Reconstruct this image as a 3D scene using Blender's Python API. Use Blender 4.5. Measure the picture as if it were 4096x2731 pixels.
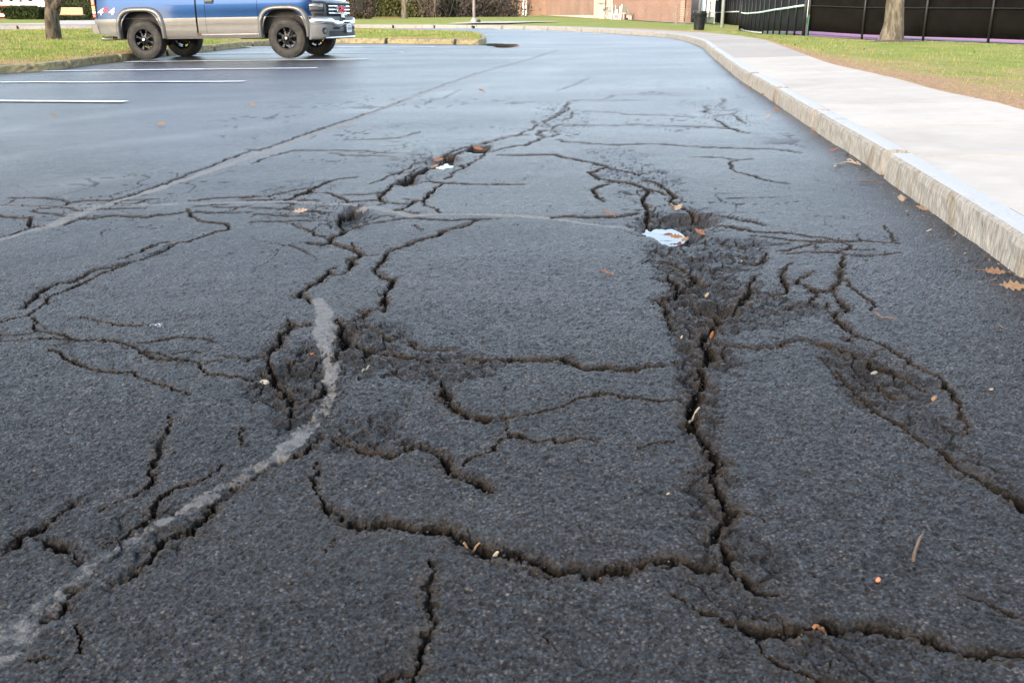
import bpy, bmesh, math, random
import numpy as np
from mathutils import Vector, Matrix, Euler

random.seed(7)
RNG = np.random.default_rng(11)
PI = math.pi
for o in list(bpy.data.objects):
    bpy.data.objects.remove(o)
SC = bpy.context.scene
COL = SC.collection

# ------------------------------------------------------------------ camera
W, H = 4096.0, 2731.0            # pixel frame the traced points are given in
FPX = 3830.0
PITCH = math.radians(18.73)
EYE = 1.05
cam = bpy.data.cameras.new('camera')
cam.sensor_width = 36.0
cam.lens = 36.0 * FPX / W
cam.clip_start = 0.05
cam.clip_end = 5000
cam.dof.use_dof = True
cam.dof.focus_distance = 6.5
cam.dof.aperture_fstop = 16
cam_o = bpy.data.objects.new('camera', cam)
cam_o.location = (0, 0, EYE)
cam_o.rotation_euler = (PI / 2 - PITCH, 0, 0)
COL.objects.link(cam_o)
SC.camera = cam_o

# ------------------------------------------------------------------ light
SUN_EL, SUN_AZ = math.radians(22), math.radians(214)   # azimuth clockwise from +Y: behind and left of the camera
world = bpy.data.worlds.new('World')
SC.world = world
world.use_nodes = True
wn = world.node_tree.nodes
wl = world.node_tree.links
sky = wn.new('ShaderNodeTexSky')
sky.sky_type = 'NISHITA'
sky.sun_disc = False
sky.sun_elevation = SUN_EL
sky.sun_rotation = SUN_AZ
sky.air_density = 1.0
sky.dust_density = 1.0
sky.ozone_density = 1.0
hs_ = wn.new('ShaderNodeHueSaturation')        # thin high cloud: a paler sky than a clear one
hs_.inputs['Saturation'].default_value = 0.72
wl.new(sky.outputs[0], hs_.inputs['Color'])
wl.new(hs_.outputs[0], wn['Background'].inputs[0])
wn['Background'].inputs[1].default_value = 0.15
sun = bpy.data.lights.new('sun', 'SUN')
sun.energy = 0.85
sun.angle = math.radians(20)
sun.color = (1.0, 0.80, 0.60)
sun_o = bpy.data.objects.new('sun', sun)
sd = Vector((math.sin(SUN_AZ) * math.cos(SUN_EL), math.cos(SUN_AZ) * math.cos(SUN_EL), math.sin(SUN_EL)))
sun_o.rotation_euler = (-sd).to_track_quat('-Z', 'Y').to_euler()
sun_o.location = (0, -10, 30)
COL.objects.link(sun_o)
SC.view_settings.view_transform = 'Standard'
SC.view_settings.look = 'None'
SC.view_settings.exposure = 2.0
SC.view_settings.gamma = 1.0

# ------------------------------------------------------------------ helpers
CT, ST = math.cos(PITCH), math.sin(PITCH)

def ray(px, py):
    a = (px - W / 2) / FPX
    b = (H / 2 - py) / FPX
    fw = CT + b * ST
    return a / fw, (-ST + b * CT) / fw        # x per metre of Y, z per metre of Y

def at(px, py, D):
    """the point seen at a pixel at distance D along +Y"""
    rx, rz = ray(px, py)
    return Vector((rx * D, D, EYE + rz * D))

def sstep(a, b, v):
    t = np.clip((v - a) / (b - a), 0, 1)
    return t * t * (3 - 2 * t)

def G(x, y):
    """broad fall of the paved ground: rises away from the camera, falls to the left"""
    y = np.asarray(y, float); x = np.asarray(x, float)
    yy = np.maximum(y, -2)
    rise = np.where(yy < 18, 0.012 * yy, 0.012 * 18 + 0.0045 * (yy - 18) + 0.0075 * 4 * (1 - np.exp(-(yy - 18) / 4)))
    tilt = 0.0175 * np.clip(x, -10, 5) * (1 - sstep(20, 42, y))
    return rise + tilt

def ground(px, py, up=0.0):
    """pixel -> point on the paved ground (plus a height up)"""
    rx, rz = ray(px, py)
    D = 10.0
    for _ in range(60):
        g = float(G(rx * D, D)) + up
        f = EYE + rz * D - g
        # derivative numerically
        d2 = D + 0.01
        f2 = EYE + rz * d2 - (float(G(rx * d2, d2)) + up)
        df = (f2 - f) / 0.01
        step = f / df
        D2 = D - step
        if D2 <= 0.3: D2 = D * 0.5
        if D2 > 150: D2 = 150
        if abs(D2 - D) < 1e-5:
            D = D2; break
        D = D2
    return Vector((rx * D, D, float(G(rx * D, D)) + up))

class MB:
    """collects shapes into one mesh"""
    def __init__(s):
        s.v = []; s.f = []
    def add(s, vs, fs):
        n = len(s.v)
        s.v.extend([tuple(p) for p in vs])
        s.f.extend([tuple(i + n for i in f) for f in fs])
        return s
    def box(s, c, d, rot=None):
        vs = []
        for sx, sy, sz in ((-1,-1,-1),(1,-1,-1),(1,1,-1),(-1,1,-1),(-1,-1,1),(1,-1,1),(1,1,1),(-1,1,1)):
            p = Vector((sx*d[0]/2, sy*d[1]/2, sz*d[2]/2))
            if rot is not None: p = rot @ p
            vs.append(p + Vector(c))
        return s.add(vs, [(3,2,1,0),(4,5,6,7),(0,1,5,4),(1,2,6,5),(2,3,7,6),(3,0,4,7)])
    def tube(s, pts, r, n=8, cap=True):
        pts = [Vector(p) for p in pts]
        if not isinstance(r, (list, tuple)): r = [r]*len(pts)
        vs = []; fs = []
        up = Vector((0.13, 0.21, 0.97))
        for i, p in enumerate(pts):
            a = pts[max(i-1,0)]; b = pts[min(i+1,len(pts)-1)]
            t = (b - a)
            if t.length < 1e-9: t = Vector((0,0,1))
            t.normalize()
            u = t.cross(up)
            if u.length < 0.05: u = t.cross(Vector((1,0,0)))
            u.normalize(); w = t.cross(u)
            for k in range(n):
                an = 2*PI*k/n
                vs.append(p + (u*math.cos(an) + w*math.sin(an))*r[i])
        for i in range(len(pts)-1):
            for k in range(n):
                k2 = (k+1) % n
                fs.append((i*n+k, (i+1)*n+k, (i+1)*n+k2, i*n+k2))
        if cap:
            fs.append(tuple(range(n)))
            fs.append(tuple(reversed(range((len(pts)-1)*n, len(pts)*n))))
        return s.add(vs, fs)
    def lathe(s, prof, n=32, M=None):
        """prof: (r, h) revolved about local Z"""
        vs = []; fs = []
        for r, h in prof:
            for k in range(n):
                a = 2*PI*k/n
                p = Vector((r*math.cos(a), r*math.sin(a), h))
                vs.append(M @ p if M is not None else p)
        for i in range(len(prof)-1):
            for k in range(n):
                k2 = (k+1) % n
                fs.append((i*n+k, i*n+k2, (i+1)*n+k2, (i+1)*n+k))
        return s.add(vs, fs)
    def grid(s, P):
        """P[i][j] points"""
        n, m = len(P), len(P[0])
        vs = [p for r in P for p in r]
        fs = [(i*m+j, i*m+j+1, (i+1)*m+j+1, (i+1)*m+j) for i in range(n-1) for j in range(m-1)]
        return s.add(vs, fs)
    def build(s, name, mat, parent=None, smooth=False, bevel=0.0, solid=0.0, subd=0):
        me = bpy.data.meshes.new(name)
        me.from_pydata(s.v, [], s.f)
        me.update()
        if smooth:
            me.polygons.foreach_set('use_smooth', [True]*len(me.polygons))
        o = bpy.data.objects.new(name, me)
        COL.objects.link(o)
        if mat is not None: me.materials.append(mat)
        if parent is not None: o.parent = parent
        if solid:
            m = o.modifiers.new('s', 'SOLIDIFY'); m.thickness = abs(solid); m.offset = -1 if solid > 0 else 1
        if bevel:
            m = o.modifiers.new('b', 'BEVEL'); m.width = bevel; m.segments = 2; m.limit_method = 'ANGLE'
        if subd:
            m = o.modifiers.new('d', 'SUBSURF'); m.levels = subd; m.render_levels = subd
        return o

def tag(o, label=None, cat=None, group=None, kind=None):
    if label: o['label'] = label
    if cat: o['category'] = cat
    if group: o['group'] = group
    if kind: o['kind'] = kind
    return o

def empty(name, loc=(0,0,0), rz=0.0, label=None, cat=None, group=None, kind=None):
    o = bpy.data.objects.new(name, None)
    o.empty_display_size = 0.2
    COL.objects.link(o)
    o.location = loc; o.rotation_euler = (0,0,rz)
    return tag(o, label, cat, group, kind)

def copy_tree(o, parent=None):
    c = o.copy(); COL.objects.link(c)
    if parent is not None: c.parent = parent
    for ch in [k for k in bpy.data.objects if k.parent == o]:
        copy_tree(ch, c)
    return c

def catmull(pts, n=8):
    pts = [Vector(p) for p in pts]
    P = [pts[0]*2 - pts[1]] + pts + [pts[-1]*2 - pts[-2]]
    out = []
    for i in range(1, len(P)-2):
        p0, p1, p2, p3 = P[i-1], P[i], P[i+1], P[i+2]
        for k in range(n):
            t = k/n
            out.append(0.5*((2*p1) + (p2-p0)*t + (2*p0-5*p1+4*p2-p3)*t*t + (3*p1-p0-3*p2+p3)*t**3))
    out.append(pts[-1])
    return out

def arclen(P):
    s = [0.0]
    for a, b in zip(P, P[1:]): s.append(s[-1] + (b-a).length)
    return s

def resample(P, step=None, n=None):
    s = arclen(P); L = s[-1]
    if n is None: n = max(2, int(round(L/step))+1)
    out = []; j = 0
    for i in range(n):
        d = L*i/(n-1)
        while j < len(P)-2 and s[j+1] < d: j += 1
        seg = s[j+1]-s[j]
        t = (d-s[j])/seg if seg > 1e-9 else 0
        out.append(P[j].lerp(P[j+1], min(max(t,0),1)))
    return out

# numpy noise ---------------------------------------------------------------
def _h(ix, iy, seed):
    n = (ix.astype(np.int64)*374761393 + iy.astype(np.int64)*668265263 + seed*144665) & 0xFFFFFFFF
    n = ((n ^ (n >> 13)) * 1274126177) & 0xFFFFFFFF
    n = (n ^ (n >> 16)) & 0xFFFFFF
    return n / float(0x1000000)

def vnoise(x, y, seed=0):
    ix = np.floor(x); iy = np.floor(y)
    fx = x-ix; fy = y-iy
    fx = fx*fx*(3-2*fx); fy = fy*fy*(3-2*fy)
    a = _h(ix, iy, seed); b = _h(ix+1, iy, seed); c = _h(ix, iy+1, seed); d = _h(ix+1, iy+1, seed)
    return (a*(1-fx)+b*fx)*(1-fy) + (c*(1-fx)+d*fx)*fy - 0.5

def fbm(x, y, seed=0, oct=3):
    r = 0; a = 1.0
    for k in range(oct):
        r = r + a*vnoise(x*2**k + 17.3*k, y*2**k - 9.1*k, seed+k)
        a *= 0.5
    return r

def worley(x, y, seed=0):
    ix = np.floor(x); iy = np.floor(y)
    f1 = np.full(x.shape, 9.0); f2 = np.full(x.shape, 9.0); idc = np.zeros(x.shape)
    for dx in (-1,0,1):
        for dy in (-1,0,1):
            cx = ix+dx; cy = iy+dy
            jx = cx + _h(cx, cy, seed); jy = cy + _h(cx, cy, seed+5)
            d = np.hypot(jx-x, jy-y)
            m = d < f1
            f2 = np.where(m, f1, np.minimum(f2, d))
            idc = np.where(m, _h(cx, cy, seed+9), idc)
            f1 = np.where(m, d, f1)
    return f1, f2, idc

# ------------------------------------------------------------------ materials
def newmat(name):
    m = bpy.data.materials.new(name)
    m.use_nodes = True
    return m, m.node_tree.nodes, m.node_tree.links, m.node_tree.nodes['Principled BSDF']

def N(nodes, t, **kw):
    n = nodes.new(t)
    for k, v in kw.items():
        if k == 'inp':
            for i, val in v.items(): n.inputs[i].default_value = val
        else: setattr(n, k, v)
    return n

def ramp(nodes, pts, interp='LINEAR'):
    r = nodes.new('ShaderNodeValToRGB')
    r.color_ramp.interpolation = interp
    e = r.color_ramp.elements
    while len(e) < len(pts): e.new(0.5)
    for i, (p, c) in enumerate(pts):
        e[i].position = p
        e[i].color = (c[0], c[1], c[2], 1) if not isinstance(c, (int, float)) else (c, c, c, 1)
    return r

def simple(name, base, rough=0.6, metal=0.0, var=0.15, scale=8.0, spec=0.5, bump=0.0, bscale=60.0, coat=0.0, coord='Object', stretch=None, dirt=None, rnd=0.0):
    """procedural material: base colour broken up by noise, fine bump, optional second (dirt) colour in patches"""
    m, n, l, b = newmat(name)
    tc = N(n, 'ShaderNodeTexCoord')
    src = tc.outputs[coord]
    if stretch:
        mp = N(n, 'ShaderNodeMapping'); mp.inputs['Scale'].default_value = stretch
        l.new(src, mp.inputs[0]); src = mp.outputs[0]
    nz = N(n, 'ShaderNodeTexNoise', inp={'Scale': scale, 'Detail': 6.0, 'Roughness': 0.6})
    l.new(src, nz.inputs['Vector'])
    r = ramp(n, [(0.3, tuple(c*(1-var) for c in base)), (0.7, tuple(min(1, c*(1+var)) for c in base))])
    l.new(nz.outputs[0], r.inputs[0])
    out = r.outputs[0]
    if dirt:
        dcol, dsc, lo, hi = dirt
        n2 = N(n, 'ShaderNodeTexNoise', inp={'Scale': dsc, 'Detail': 5.0, 'Roughness': 0.65})
        l.new(src, n2.inputs['Vector'])
        r2 = ramp(n, [(lo, 0.0), (hi, 1.0)])
        l.new(n2.outputs[0], r2.inputs[0])
        mx = N(n, 'ShaderNodeMix', data_type='RGBA')
        l.new(r2.outputs[0], mx.inputs[0]); l.new(out, mx.inputs[6]); mx.inputs[7].default_value = (*dcol, 1)
        out = mx.outputs[2]
    if rnd:
        oi = N(n, 'ShaderNodeObjectInfo'); rr = ramp(n, [(0.0, 1-rnd), (1.0, 1.0)]); l.new(oi.outputs['Random'], rr.inputs[0])
        mr = N(n, 'ShaderNodeMix', data_type='RGBA', blend_type='MULTIPLY'); mr.inputs[0].default_value = 1
        l.new(out, mr.inputs[6]); l.new(rr.outputs[0], mr.inputs[7]); out = mr.outputs[2]
    l.new(out, b.inputs['Base Color'])
    b.inputs['Roughness'].default_value = rough
    b.inputs['Metallic'].default_value = metal
    b.inputs['Specular IOR Level'].default_value = spec
    if coat:
        b.inputs['Coat Weight'].default_value = coat
        b.inputs['Coat Roughness'].default_value = 0.05
    if bump:
        nb = N(n, 'ShaderNodeTexNoise', inp={'Scale': bscale, 'Detail': 4.0})
        l.new(src, nb.inputs['Vector'])
        bp = N(n, 'ShaderNodeBump', inp={'Strength': bump, 'Distance': 0.02})
        l.new(nb.outputs[0], bp.inputs['Height'])
        l.new(bp.outputs[0], b.inputs['Normal'])
    return m

# ================================================================== PAVED GROUND
def T(ox, oy, s, pts):
    return [(ox + x / s, oy + y / s) for x, y in pts]

A_ = (0, 700, 2.352); B_ = (1000, 500, 2.352); C_ = (2000, 350, 2.352); D_ = (2600, 900, 2.352)
E_ = (1000, 1000, 2.352); G_ = (2400, 1400, 2.352); H_ = (1600, 1400, 2.138); I_ = (1200, 1700, 1.5207)
J_ = (0, 1600, 1.386); K_ = (0, 700, 1.742); L_ = (2500, 1700, 1.4737); M_ = (3096, 1200, 2.24); Z_ = (1650, 150, 2.24)
# cracks traced over the pavement: (tile, half width in metres, depth, points)
CR = [
 (A_,.010,.030,[(0,1380),(60,1365),(120,1340),(200,1332),(275,1318),(310,1285),(360,1240),(400,1215),(440,1195),(430,1165),(470,1140),(560,1105),(640,1070),(720,1030),(800,1000),(900,950),(980,910),(1160,850),(1190,830),(1220,810),(1330,790),(1400,760),(1470,735),(1560,690),(1610,660),(1700,625),(1790,615),(1850,590),(1960,555),(2040,525),(2150,505),(2160,475),(2120,455),(2010,445),(1920,440),(1870,425),(1830,400),(1790,385),(1790,355),(1760,320)]),
 (A_,.014,.03,[(205,1245),(260,1190),(330,1145),(350,1100),(420,1070),(480,1030),(540,1005),(640,1000),(720,975),(800,925),(880,885),(1000,865),(1100,840),(1190,820)]),
 (A_,.008,.02,[(1110,790),(1170,775),(1260,740),(1330,720),(1420,670),(1500,635),(1600,620)]),
 (A_,.018,.035,[(1430,745),(1500,715),(1560,685),(1600,655)]),
 (A_,.006,.02,[(0,285),(100,290),(330,297),(480,297),(620,285),(640,265),(600,240),(480,225),(350,218),(160,215),(100,212)]),
 (A_,.005,.015,[(160,215),(120,240),(60,275)]),
 (A_,.012,.03,[(640,265),(760,245),(900,238),(1040,242),(1060,235),(1200,205),(1290,175),(1330,155),(1420,130),(1500,100),(1590,70),(1680,30),(1740,0),(2020,-105),(2352,-230)]),
 (B_,.012,.03,[(0,235),(80,240),(230,190),(300,165),(400,125),(520,85),(620,50),(700,22),(770,0),(1000,-70),(1250,-160),(1500,-250)]),
 (Z_,.008,.02,[(0,520),(150,470),(270,425),(360,395),(550,330),(690,285),(900,240),(1090,180),(1200,140)]),
 (A_,.010,.025,[(0,590),(150,545),(210,520),(310,490),(420,480)]),
 (A_,.012,.025,[(310,490),(280,480),(285,440),(300,400),(220,408),(60,400),(0,380)]),
 (A_,.012,.028,[(590,470),(620,460),(700,430),(770,410),(900,405),(1000,385),(1100,385),(1250,388),(1380,395),(1460,380),(1600,370),(1760,345)]),
 (A_,.005,.018,[(300,340),(370,360),(430,365),(540,370),(610,395)]),
 (A_,.007,.02,[(300,340),(380,315),(500,305),(660,305),(700,330),(760,345),(850,340),(930,325),(1060,320),(1220,318),(1370,312)]),
 (A_,.009,.025,[(1790,245),(1870,240),(1900,230),(2050,222),(2200,215),(2352,212)]),
 (A_,.008,.02,[(2240,240),(2352,240)]),
 (A_,.009,.02,[(1840,300),(1960,290),(2060,285),(2140,280)]),
 (A_,.009,.022,[(1790,355),(1850,345),(1950,355),(2100,355),(2200,360),(2352,355)]),
 (A_,.006,.02,[(2000,300),(2070,310),(2240,310),(2352,298)]),
 (A_,.006,.02,[(2150,350),(2210,325),(2240,312)]),
 (A_,.005,.015,[(1030,260),(1150,290),(1300,265),(1420,235),(1500,225)]),
 (A_,.006,.02,[(1150,245),(1300,240),(1420,232)]),
 (B_,.010,.025,[(0,682),(180,670),(240,645),(350,630),(440,605),(560,590),(640,570),(680,545),(750,530),(830,510),(900,500),(1000,490)]),
 (B_,.030,.045,[(350,710),(420,680),(450,655),(510,640),(560,605),(620,580),(670,555),(740,535)]),
 (B_,.012,.025,[(0,715),(130,715),(200,712),(230,680)]),
 (B_,.008,.02,[(250,715),(340,705),(400,705),(530,712),(640,715)]),
 (B_,.008,.02,[(570,635),(700,640),(760,650),(800,670),(860,690),(900,710),(930,728)]),
 (B_,.009,.022,[(800,670),(880,660),(980,660),(1100,655),(1180,645),(1240,635)]),
 (B_,.030,.05,[(1240,700),(1230,660),(1290,615),(1310,590),(1340,560),(1420,530)]),
 (B_,.055,.05,[(1400,545),(1480,500),(1540,455),(1640,415),(1720,370),(1790,350),(1850,320),(1890,280),(1960,255)]),
 (B_,.040,.055,[(1960,255),(2050,225),(2100,200),(2180,195),(2250,190)]),
 (B_,.010,.03,[(1340,560),(1400,520),(1480,460),(1560,400),(1640,375),(1720,345),(1800,290),(1900,235),(2050,200),(2100,180),(2200,165),(2310,140),(2420,110),(2600,90)]),
 (B_,.010,.025,[(1130,555),(1200,530),(1280,490),(1340,460),(1420,425),(1500,395),(1530,355),(1640,335),(1720,300)]),
 (B_,.012,.025,[(930,728),(1000,720),(1130,715),(1240,705),(1270,735),(1210,755)]),
 (B_,.008,.02,[(1270,735),(1340,738),(1440,745),(1500,742)]),
 (B_,.014,.03,[(1360,800),(1420,795),(1470,765),(1530,725),(1550,710),(1620,715),(1650,690),(1670,650),(1740,610),(1790,560),(1815,545)]),
 (B_,.011,.025,[(1640,690),(1640,755),(1720,775),(1760,810),(1800,828)]),
 (B_,.008,.02,[(1440,700),(1540,705)]),
 (B_,.010,.02,[(1400,800),(1460,815),(1560,830),(1640,820)]),
 (B_,.012,.02,[(1500,550),(1560,540),(1640,520),(1700,520),(1800,540),(1900,548),(2000,552),(2120,558),(2250,560),(2352,557),(2450,560),(2580,562)]),
 (B_,.012,.025,[(1870,340),(1950,350),(1985,365),(2015,385),(1950,410),(1900,440),(1880,480),(1830,505)]),
 (B_,.010,.022,[(2020,385),(2060,355),(2150,310),(2200,265),(2240,245),(2352,222)]),
 (B_,.006,.015,[(0,370),(200,290),(420,240),(620,237),(850,240),(1050,242),(1300,262),(1500,268),(1640,270)]),
 (B_,.005,.015,[(760,262),(900,285),(1100,285),(1350,300)]),
 (B_,.006,.015,[(900,145),(1100,140),(1320,128),(1440,112),(1500,95),(1600,60)]),
 (C_,.012,.025,[(0,570),(140,545),(230,540),(330,505),(400,465),(500,455),(540,430),(510,400),(440,400),(370,415),(355,440),(420,460)]),
 (C_,.010,.02,[(490,395),(500,370),(560,345),(590,330)]),
 (C_,.018,.025,[(410,320),(460,295),(520,270),(580,235),(640,195),(620,175),(640,140)]),
 (C_,.012,.02,[(410,320),(440,340),(490,370)]),
 (C_,.010,.02,[(300,305),(350,345),(310,390),(240,410),(150,450),(0,470)]),
 (C_,.010,.02,[(640,195),(680,230),(670,280),(600,300)]),
 (C_,.008,.018,[(690,130),(720,122),(960,122),(1300,120),(1400,115)]),
 (C_,.007,.018,[(980,115),(1060,75),(1100,68),(1400,66),(1800,80)]),
 (C_,.007,.018,[(720,218),(900,228),(1100,240),(1200,255),(1500,265),(1750,278),(1960,290),(2030,285)]),
 (C_,.008,.02,[(600,350),(880,358),(1050,362),(1300,352),(1450,362),(1900,370),(2050,375),(2200,390),(2270,415),(2352,435)]),
 (C_,.009,.02,[(540,485),(640,510),(800,520),(1000,535),(1120,540),(1300,528),(1560,532),(1750,548),(1950,560),(2352,572),(2600,580),(2850,620)]),
 (C_,.006,.018,[(1800,650),(2000,655),(2150,670),(2260,682),(2352,675)]),
 (C_,.008,.018,[(2210,690),(2160,715),(2190,770),(2230,800),(2352,825),(2560,880),(2700,900)]),
 (C_,.010,.018,[(1920,175),(1960,205),(2190,212),(2230,200)]),
 (C_,.014,.018,[(1960,205),(1920,230),(1980,245)]),
 (C_,.010,.018,[(2030,270),(2190,245),(2210,230)]),
 (C_,.016,.02,[(2020,290),(2060,320),(2100,340),(2190,390),(2270,415)]),
 (C_,.008,.018,[(2190,245),(2240,290),(2320,335)]),
 (C_,.008,.018,[(2100,100),(2110,140),(2070,165)]),
 (C_,.014,.025,[(0,630),(150,632),(350,628),(500,628),(580,650),(640,662),(800,690),(900,705),(1000,730),(1020,745)]),
 (C_,.012,.02,[(1020,745),(1130,770),(1260,790),(1300,820),(1340,790),(1380,800)]),
 (C_,.022,.03,[(1000,730),(900,780),(840,790),(880,815),(940,840),(1030,858),(1140,875),(1230,885),(1290,910),(1350,935),(1400,960),(1370,1010),(1350,1060),(1370,1100),(1400,1150),(1380,1220),(1350,1290)]),
 (C_,.014,.025,[(1030,900),(930,930),(870,970),(910,1030),(980,1075)]),
 (C_,.016,.025,[(1350,860),(1480,890),(1540,940),(1600,980),(1650,1025),(1600,1060),(1700,1120),(1850,1190)]),
 (C_,.014,.02,[(1400,950),(1480,970),(1560,1010)]),
 (C_,.016,.025,[(500,1225),(640,1215),(860,1222),(1100,1215),(1240,1195),(1300,1180)]),
 (C_,.010,.022,[(1860,1270),(2000,1290),(2200,1310),(2352,1340)]),
 (C_,.008,.02,[(2000,1190),(2150,1220),(2352,1262),(2500,1300)]),
 (Z_,.010,.02,[(1200,745),(1290,690),(1390,600),(1390,575)]),
 (Z_,.012,.018,[(1300,475),(1420,435),(1500,400),(1600,355)]),
 (Z_,.010,.015,[(100,600),(180,560),(270,545),(330,520),(440,465)]),
 (D_,.008,.022,[(760,10),(860,40),(950,60),(1130,75),(1230,70),(1350,80),(1500,105),(1640,120),(1750,145),(1880,160),(2000,155),(2140,165),(2352,175)]),
 (D_,.009,.022,[(950,100),(1060,110),(1200,125),(1350,148),(1500,155),(1700,155),(1850,180),(1880,200),(1840,235),(1740,260),(1600,255),(1480,252),(1300,265)]),
 (D_,.007,.02,[(850,185),(1000,180),(1180,178),(1290,172)]),
 (D_,.007,.02,[(1180,240),(1290,235),(1400,205),(1540,175),(1700,155)]),
 (D_,.006,.018,[(1560,180),(1550,230)]),
 (D_,.009,.022,[(1740,260),(1800,265),(1920,290),(2100,290),(2200,280),(2352,260)]),
 (D_,.006,.018,[(1870,230),(2020,240),(2120,235)]),
 (D_,.006,.018,[(1960,90),(2000,150)]),
 (D_,.007,.018,[(2210,10),(2270,90),(2290,130),(2300,160)]),
 (D_,.012,.028,[(1810,285),(1800,350),(1790,420),(1790,500),(1740,580),(1690,620),(1560,635),(1530,610),(1480,580),(1400,550),(1390,520),(1440,490),(1520,440)]),
 (D_,.014,.03,[(1720,630),(1760,680),(1800,720),(1830,780),(1850,815),(1760,835),(1730,855),(1770,905),(1840,960),(1900,1010),(1960,1050),(1860,1085)]),
 (D_,.007,.02,[(1800,500),(1880,540),(1930,610),(2000,660),(2080,720),(2110,770),(2060,800)]),
 (D_,.014,.028,[(1560,640),(1540,680),(1500,740),(1370,740)]),
 (D_,.010,.022,[(1370,740),(1300,790),(1200,810),(1140,820)]),
 (D_,.012,.025,[(1540,750),(1640,790),(1690,740)]),
 (D_,.010,.022,[(1640,790),(1730,850)]),
 (D_,.013,.028,[(1280,400),(1240,460),(1260,510),(1290,560),(1280,620),(1240,655),(1180,655)]),
 (D_,.009,.022,[(1280,400),(1280,380),(1330,350)]),
 (D_,.012,.022,[(1100,250),(1070,330),(1000,355),(880,320)]),
 (D_,.024,.05,[(1010,460),(960,510),(930,570),(940,630),(890,690),(850,730),(780,765),(680,780),(560,770),(480,745)]),
 (D_,.016,.035,[(0,700),(80,705),(150,675),(210,650),(270,625),(250,590),(200,510),(170,440)]),
 (D_,.016,.035,[(270,625),(380,540),(420,490),(370,440),(310,390),(200,350),(100,320)]),
 (D_,.014,.03,[(100,710),(130,720),(150,790),(140,850),(170,900),(240,980)]),
 (D_,.026,.05,[(600,780),(600,840),(640,900),(590,960),(520,1040),(480,1080),(520,1130),(550,1200),(570,1240),(530,1290),(480,1350),(440,1411)]),
 (D_,.012,.03,[(1450,1085),(1520,1100),(1640,1125),(1760,1160),(1820,1190)]),
 (D_,.012,.025,[(700,1130),(820,1145),(1000,1150),(1200,1150),(1280,1100),(1450,1085)]),
 (D_,.012,.03,[(530,1290),(420,1310),(330,1290),(200,1275)]),
 (G_,.022,.05,[(940,150),(970,240),(950,330),(900,400),(880,500),(850,570),(850,650),(870,720),(960,830),(990,880),(1020,950),(1080,1010),(1120,1080),(1080,1150),(1050,1210),(1070,1270),(1110,1340),(1140,1411)]),
 (G_,.010,.025,[(0,410),(100,430),(200,455),(440,475),(560,490),(680,470),(760,480),(830,490),(900,510)]),
 (G_,.006,.02,[(340,920),(440,905),(560,880),(640,860)]),
 (G_,.010,.025,[(1060,1150),(950,1165),(860,1170)]),
 (L_,.020,.045,[(440,60),(470,120),(520,180),(560,240),(500,290),(520,350),(560,440),(600,490),(640,500),(580,570),(520,640),(560,680),(610,740),(600,790),(640,850),(700,920),(760,980),(850,1000),(900,990)]),
 (L_,.014,.04,[(0,860),(100,820),(250,800),(380,800),(440,820),(540,825),(600,800)]),
 (L_,.018,.04,[(480,1100),(560,1120),(640,1170),(740,1210),(860,1215),(980,1210),(1100,1180),(1180,1170),(1280,1190),(1400,1190),(1560,1200),(1680,1220),(1780,1260),(1900,1300),(1960,1330),(2050,1345),(2150,1350),(2352,1340),(2500,1330)]),
 (L_,.010,.025,[(300,1000),(400,1060),(480,1100)]),
 (L_,.008,.022,[(1990,990),(2100,1040),(2250,1100),(2352,1150)]),
 (L_,.010,.03,[(780,1250),(810,1350),(900,1400),(980,1440),(1060,1465),(1180,1500),(1300,1519),(1400,1560)]),
 (L_,.014,.035,[(1660,20),(1760,70),(1860,130),(1930,190),(2050,280),(2160,350),(2280,420),(2352,480),(2450,540)]),
 (L_,.008,.02,[(700,500),(780,530),(820,570)]),
 (M_,.012,.03,[(550,610),(600,670),(680,760),(760,840),(830,900),(900,960),(980,1000),(1060,1050),(1160,1100),(1250,1180),(1340,1240)]),
 (M_,.011,.026,[(750,340),(960,390),(1060,450),(1150,500),(1240,570),(1330,620),(1420,650),(1490,690),(1530,760),(1590,830),(1620,880),(1690,930),(1660,980),(1690,1060),(1730,1110),(1700,1180)]),
 (M_,.014,.03,[(250,360),(340,385),(430,400),(560,430),(620,455),(720,480),(800,510),(860,560),(960,590),(1060,640),(1160,680),(1260,740),(1350,790)]),
 (M_,.008,.02,[(870,500),(930,460),(970,440)]),
 (M_,.012,.025,[(700,620),(850,700),(1000,790),(1090,830),(1180,860),(1280,880),(1380,880)]),
 (B_,.014,.03,[(980,770),(920,800),(850,835),(840,870),(870,900),(930,940),(1010,940)]),
 (B_,.016,.035,[(1010,945),(960,960),(880,985),(800,1030),(750,1075),(710,1110),(620,1108),(550,1100)]),
 (B_,.010,.025,[(390,920),(450,950),(480,965),(590,1000),(610,1030),(700,1040)]),
 (B_,.006,.02,[(590,1020),(595,985),(630,960)]),
 (B_,.006,.018,[(0,910),(200,905),(370,900),(520,890),(700,892)]),
 (B_,.008,.02,[(0,870),(60,840),(300,845),(400,855),(540,850)]),
 (B_,.007,.02,[(0,790),(100,785),(250,790),(420,795),(560,805),(700,820),(850,810)]),
 (B_,.007,.02,[(270,740),(400,740),(370,770),(300,790)]),
 (B_,.016,.035,[(760,1085),(830,1120),(900,1140),(960,1155),(1010,1175),(1045,1200),(1030,1235),(950,1250),(960,1300),(940,1350),(900,1390)]),
 (B_,.008,.02,[(950,1100),(960,1155)]),
 (B_,.006,.018,[(1045,1220),(1120,1218),(1200,1215)]),
 (B_,.007,.02,[(1010,940),(1150,920),(1300,900),(1420,880),(1500,875),(1640,880),(1750,890),(1900,895),(2020,885),(2160,880),(2352,878)]),
 (B_,.006,.018,[(1180,860),(1300,855),(1360,870)]),
 (B_,.006,.018,[(1540,940),(1600,970),(1610,1000)]),
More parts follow.
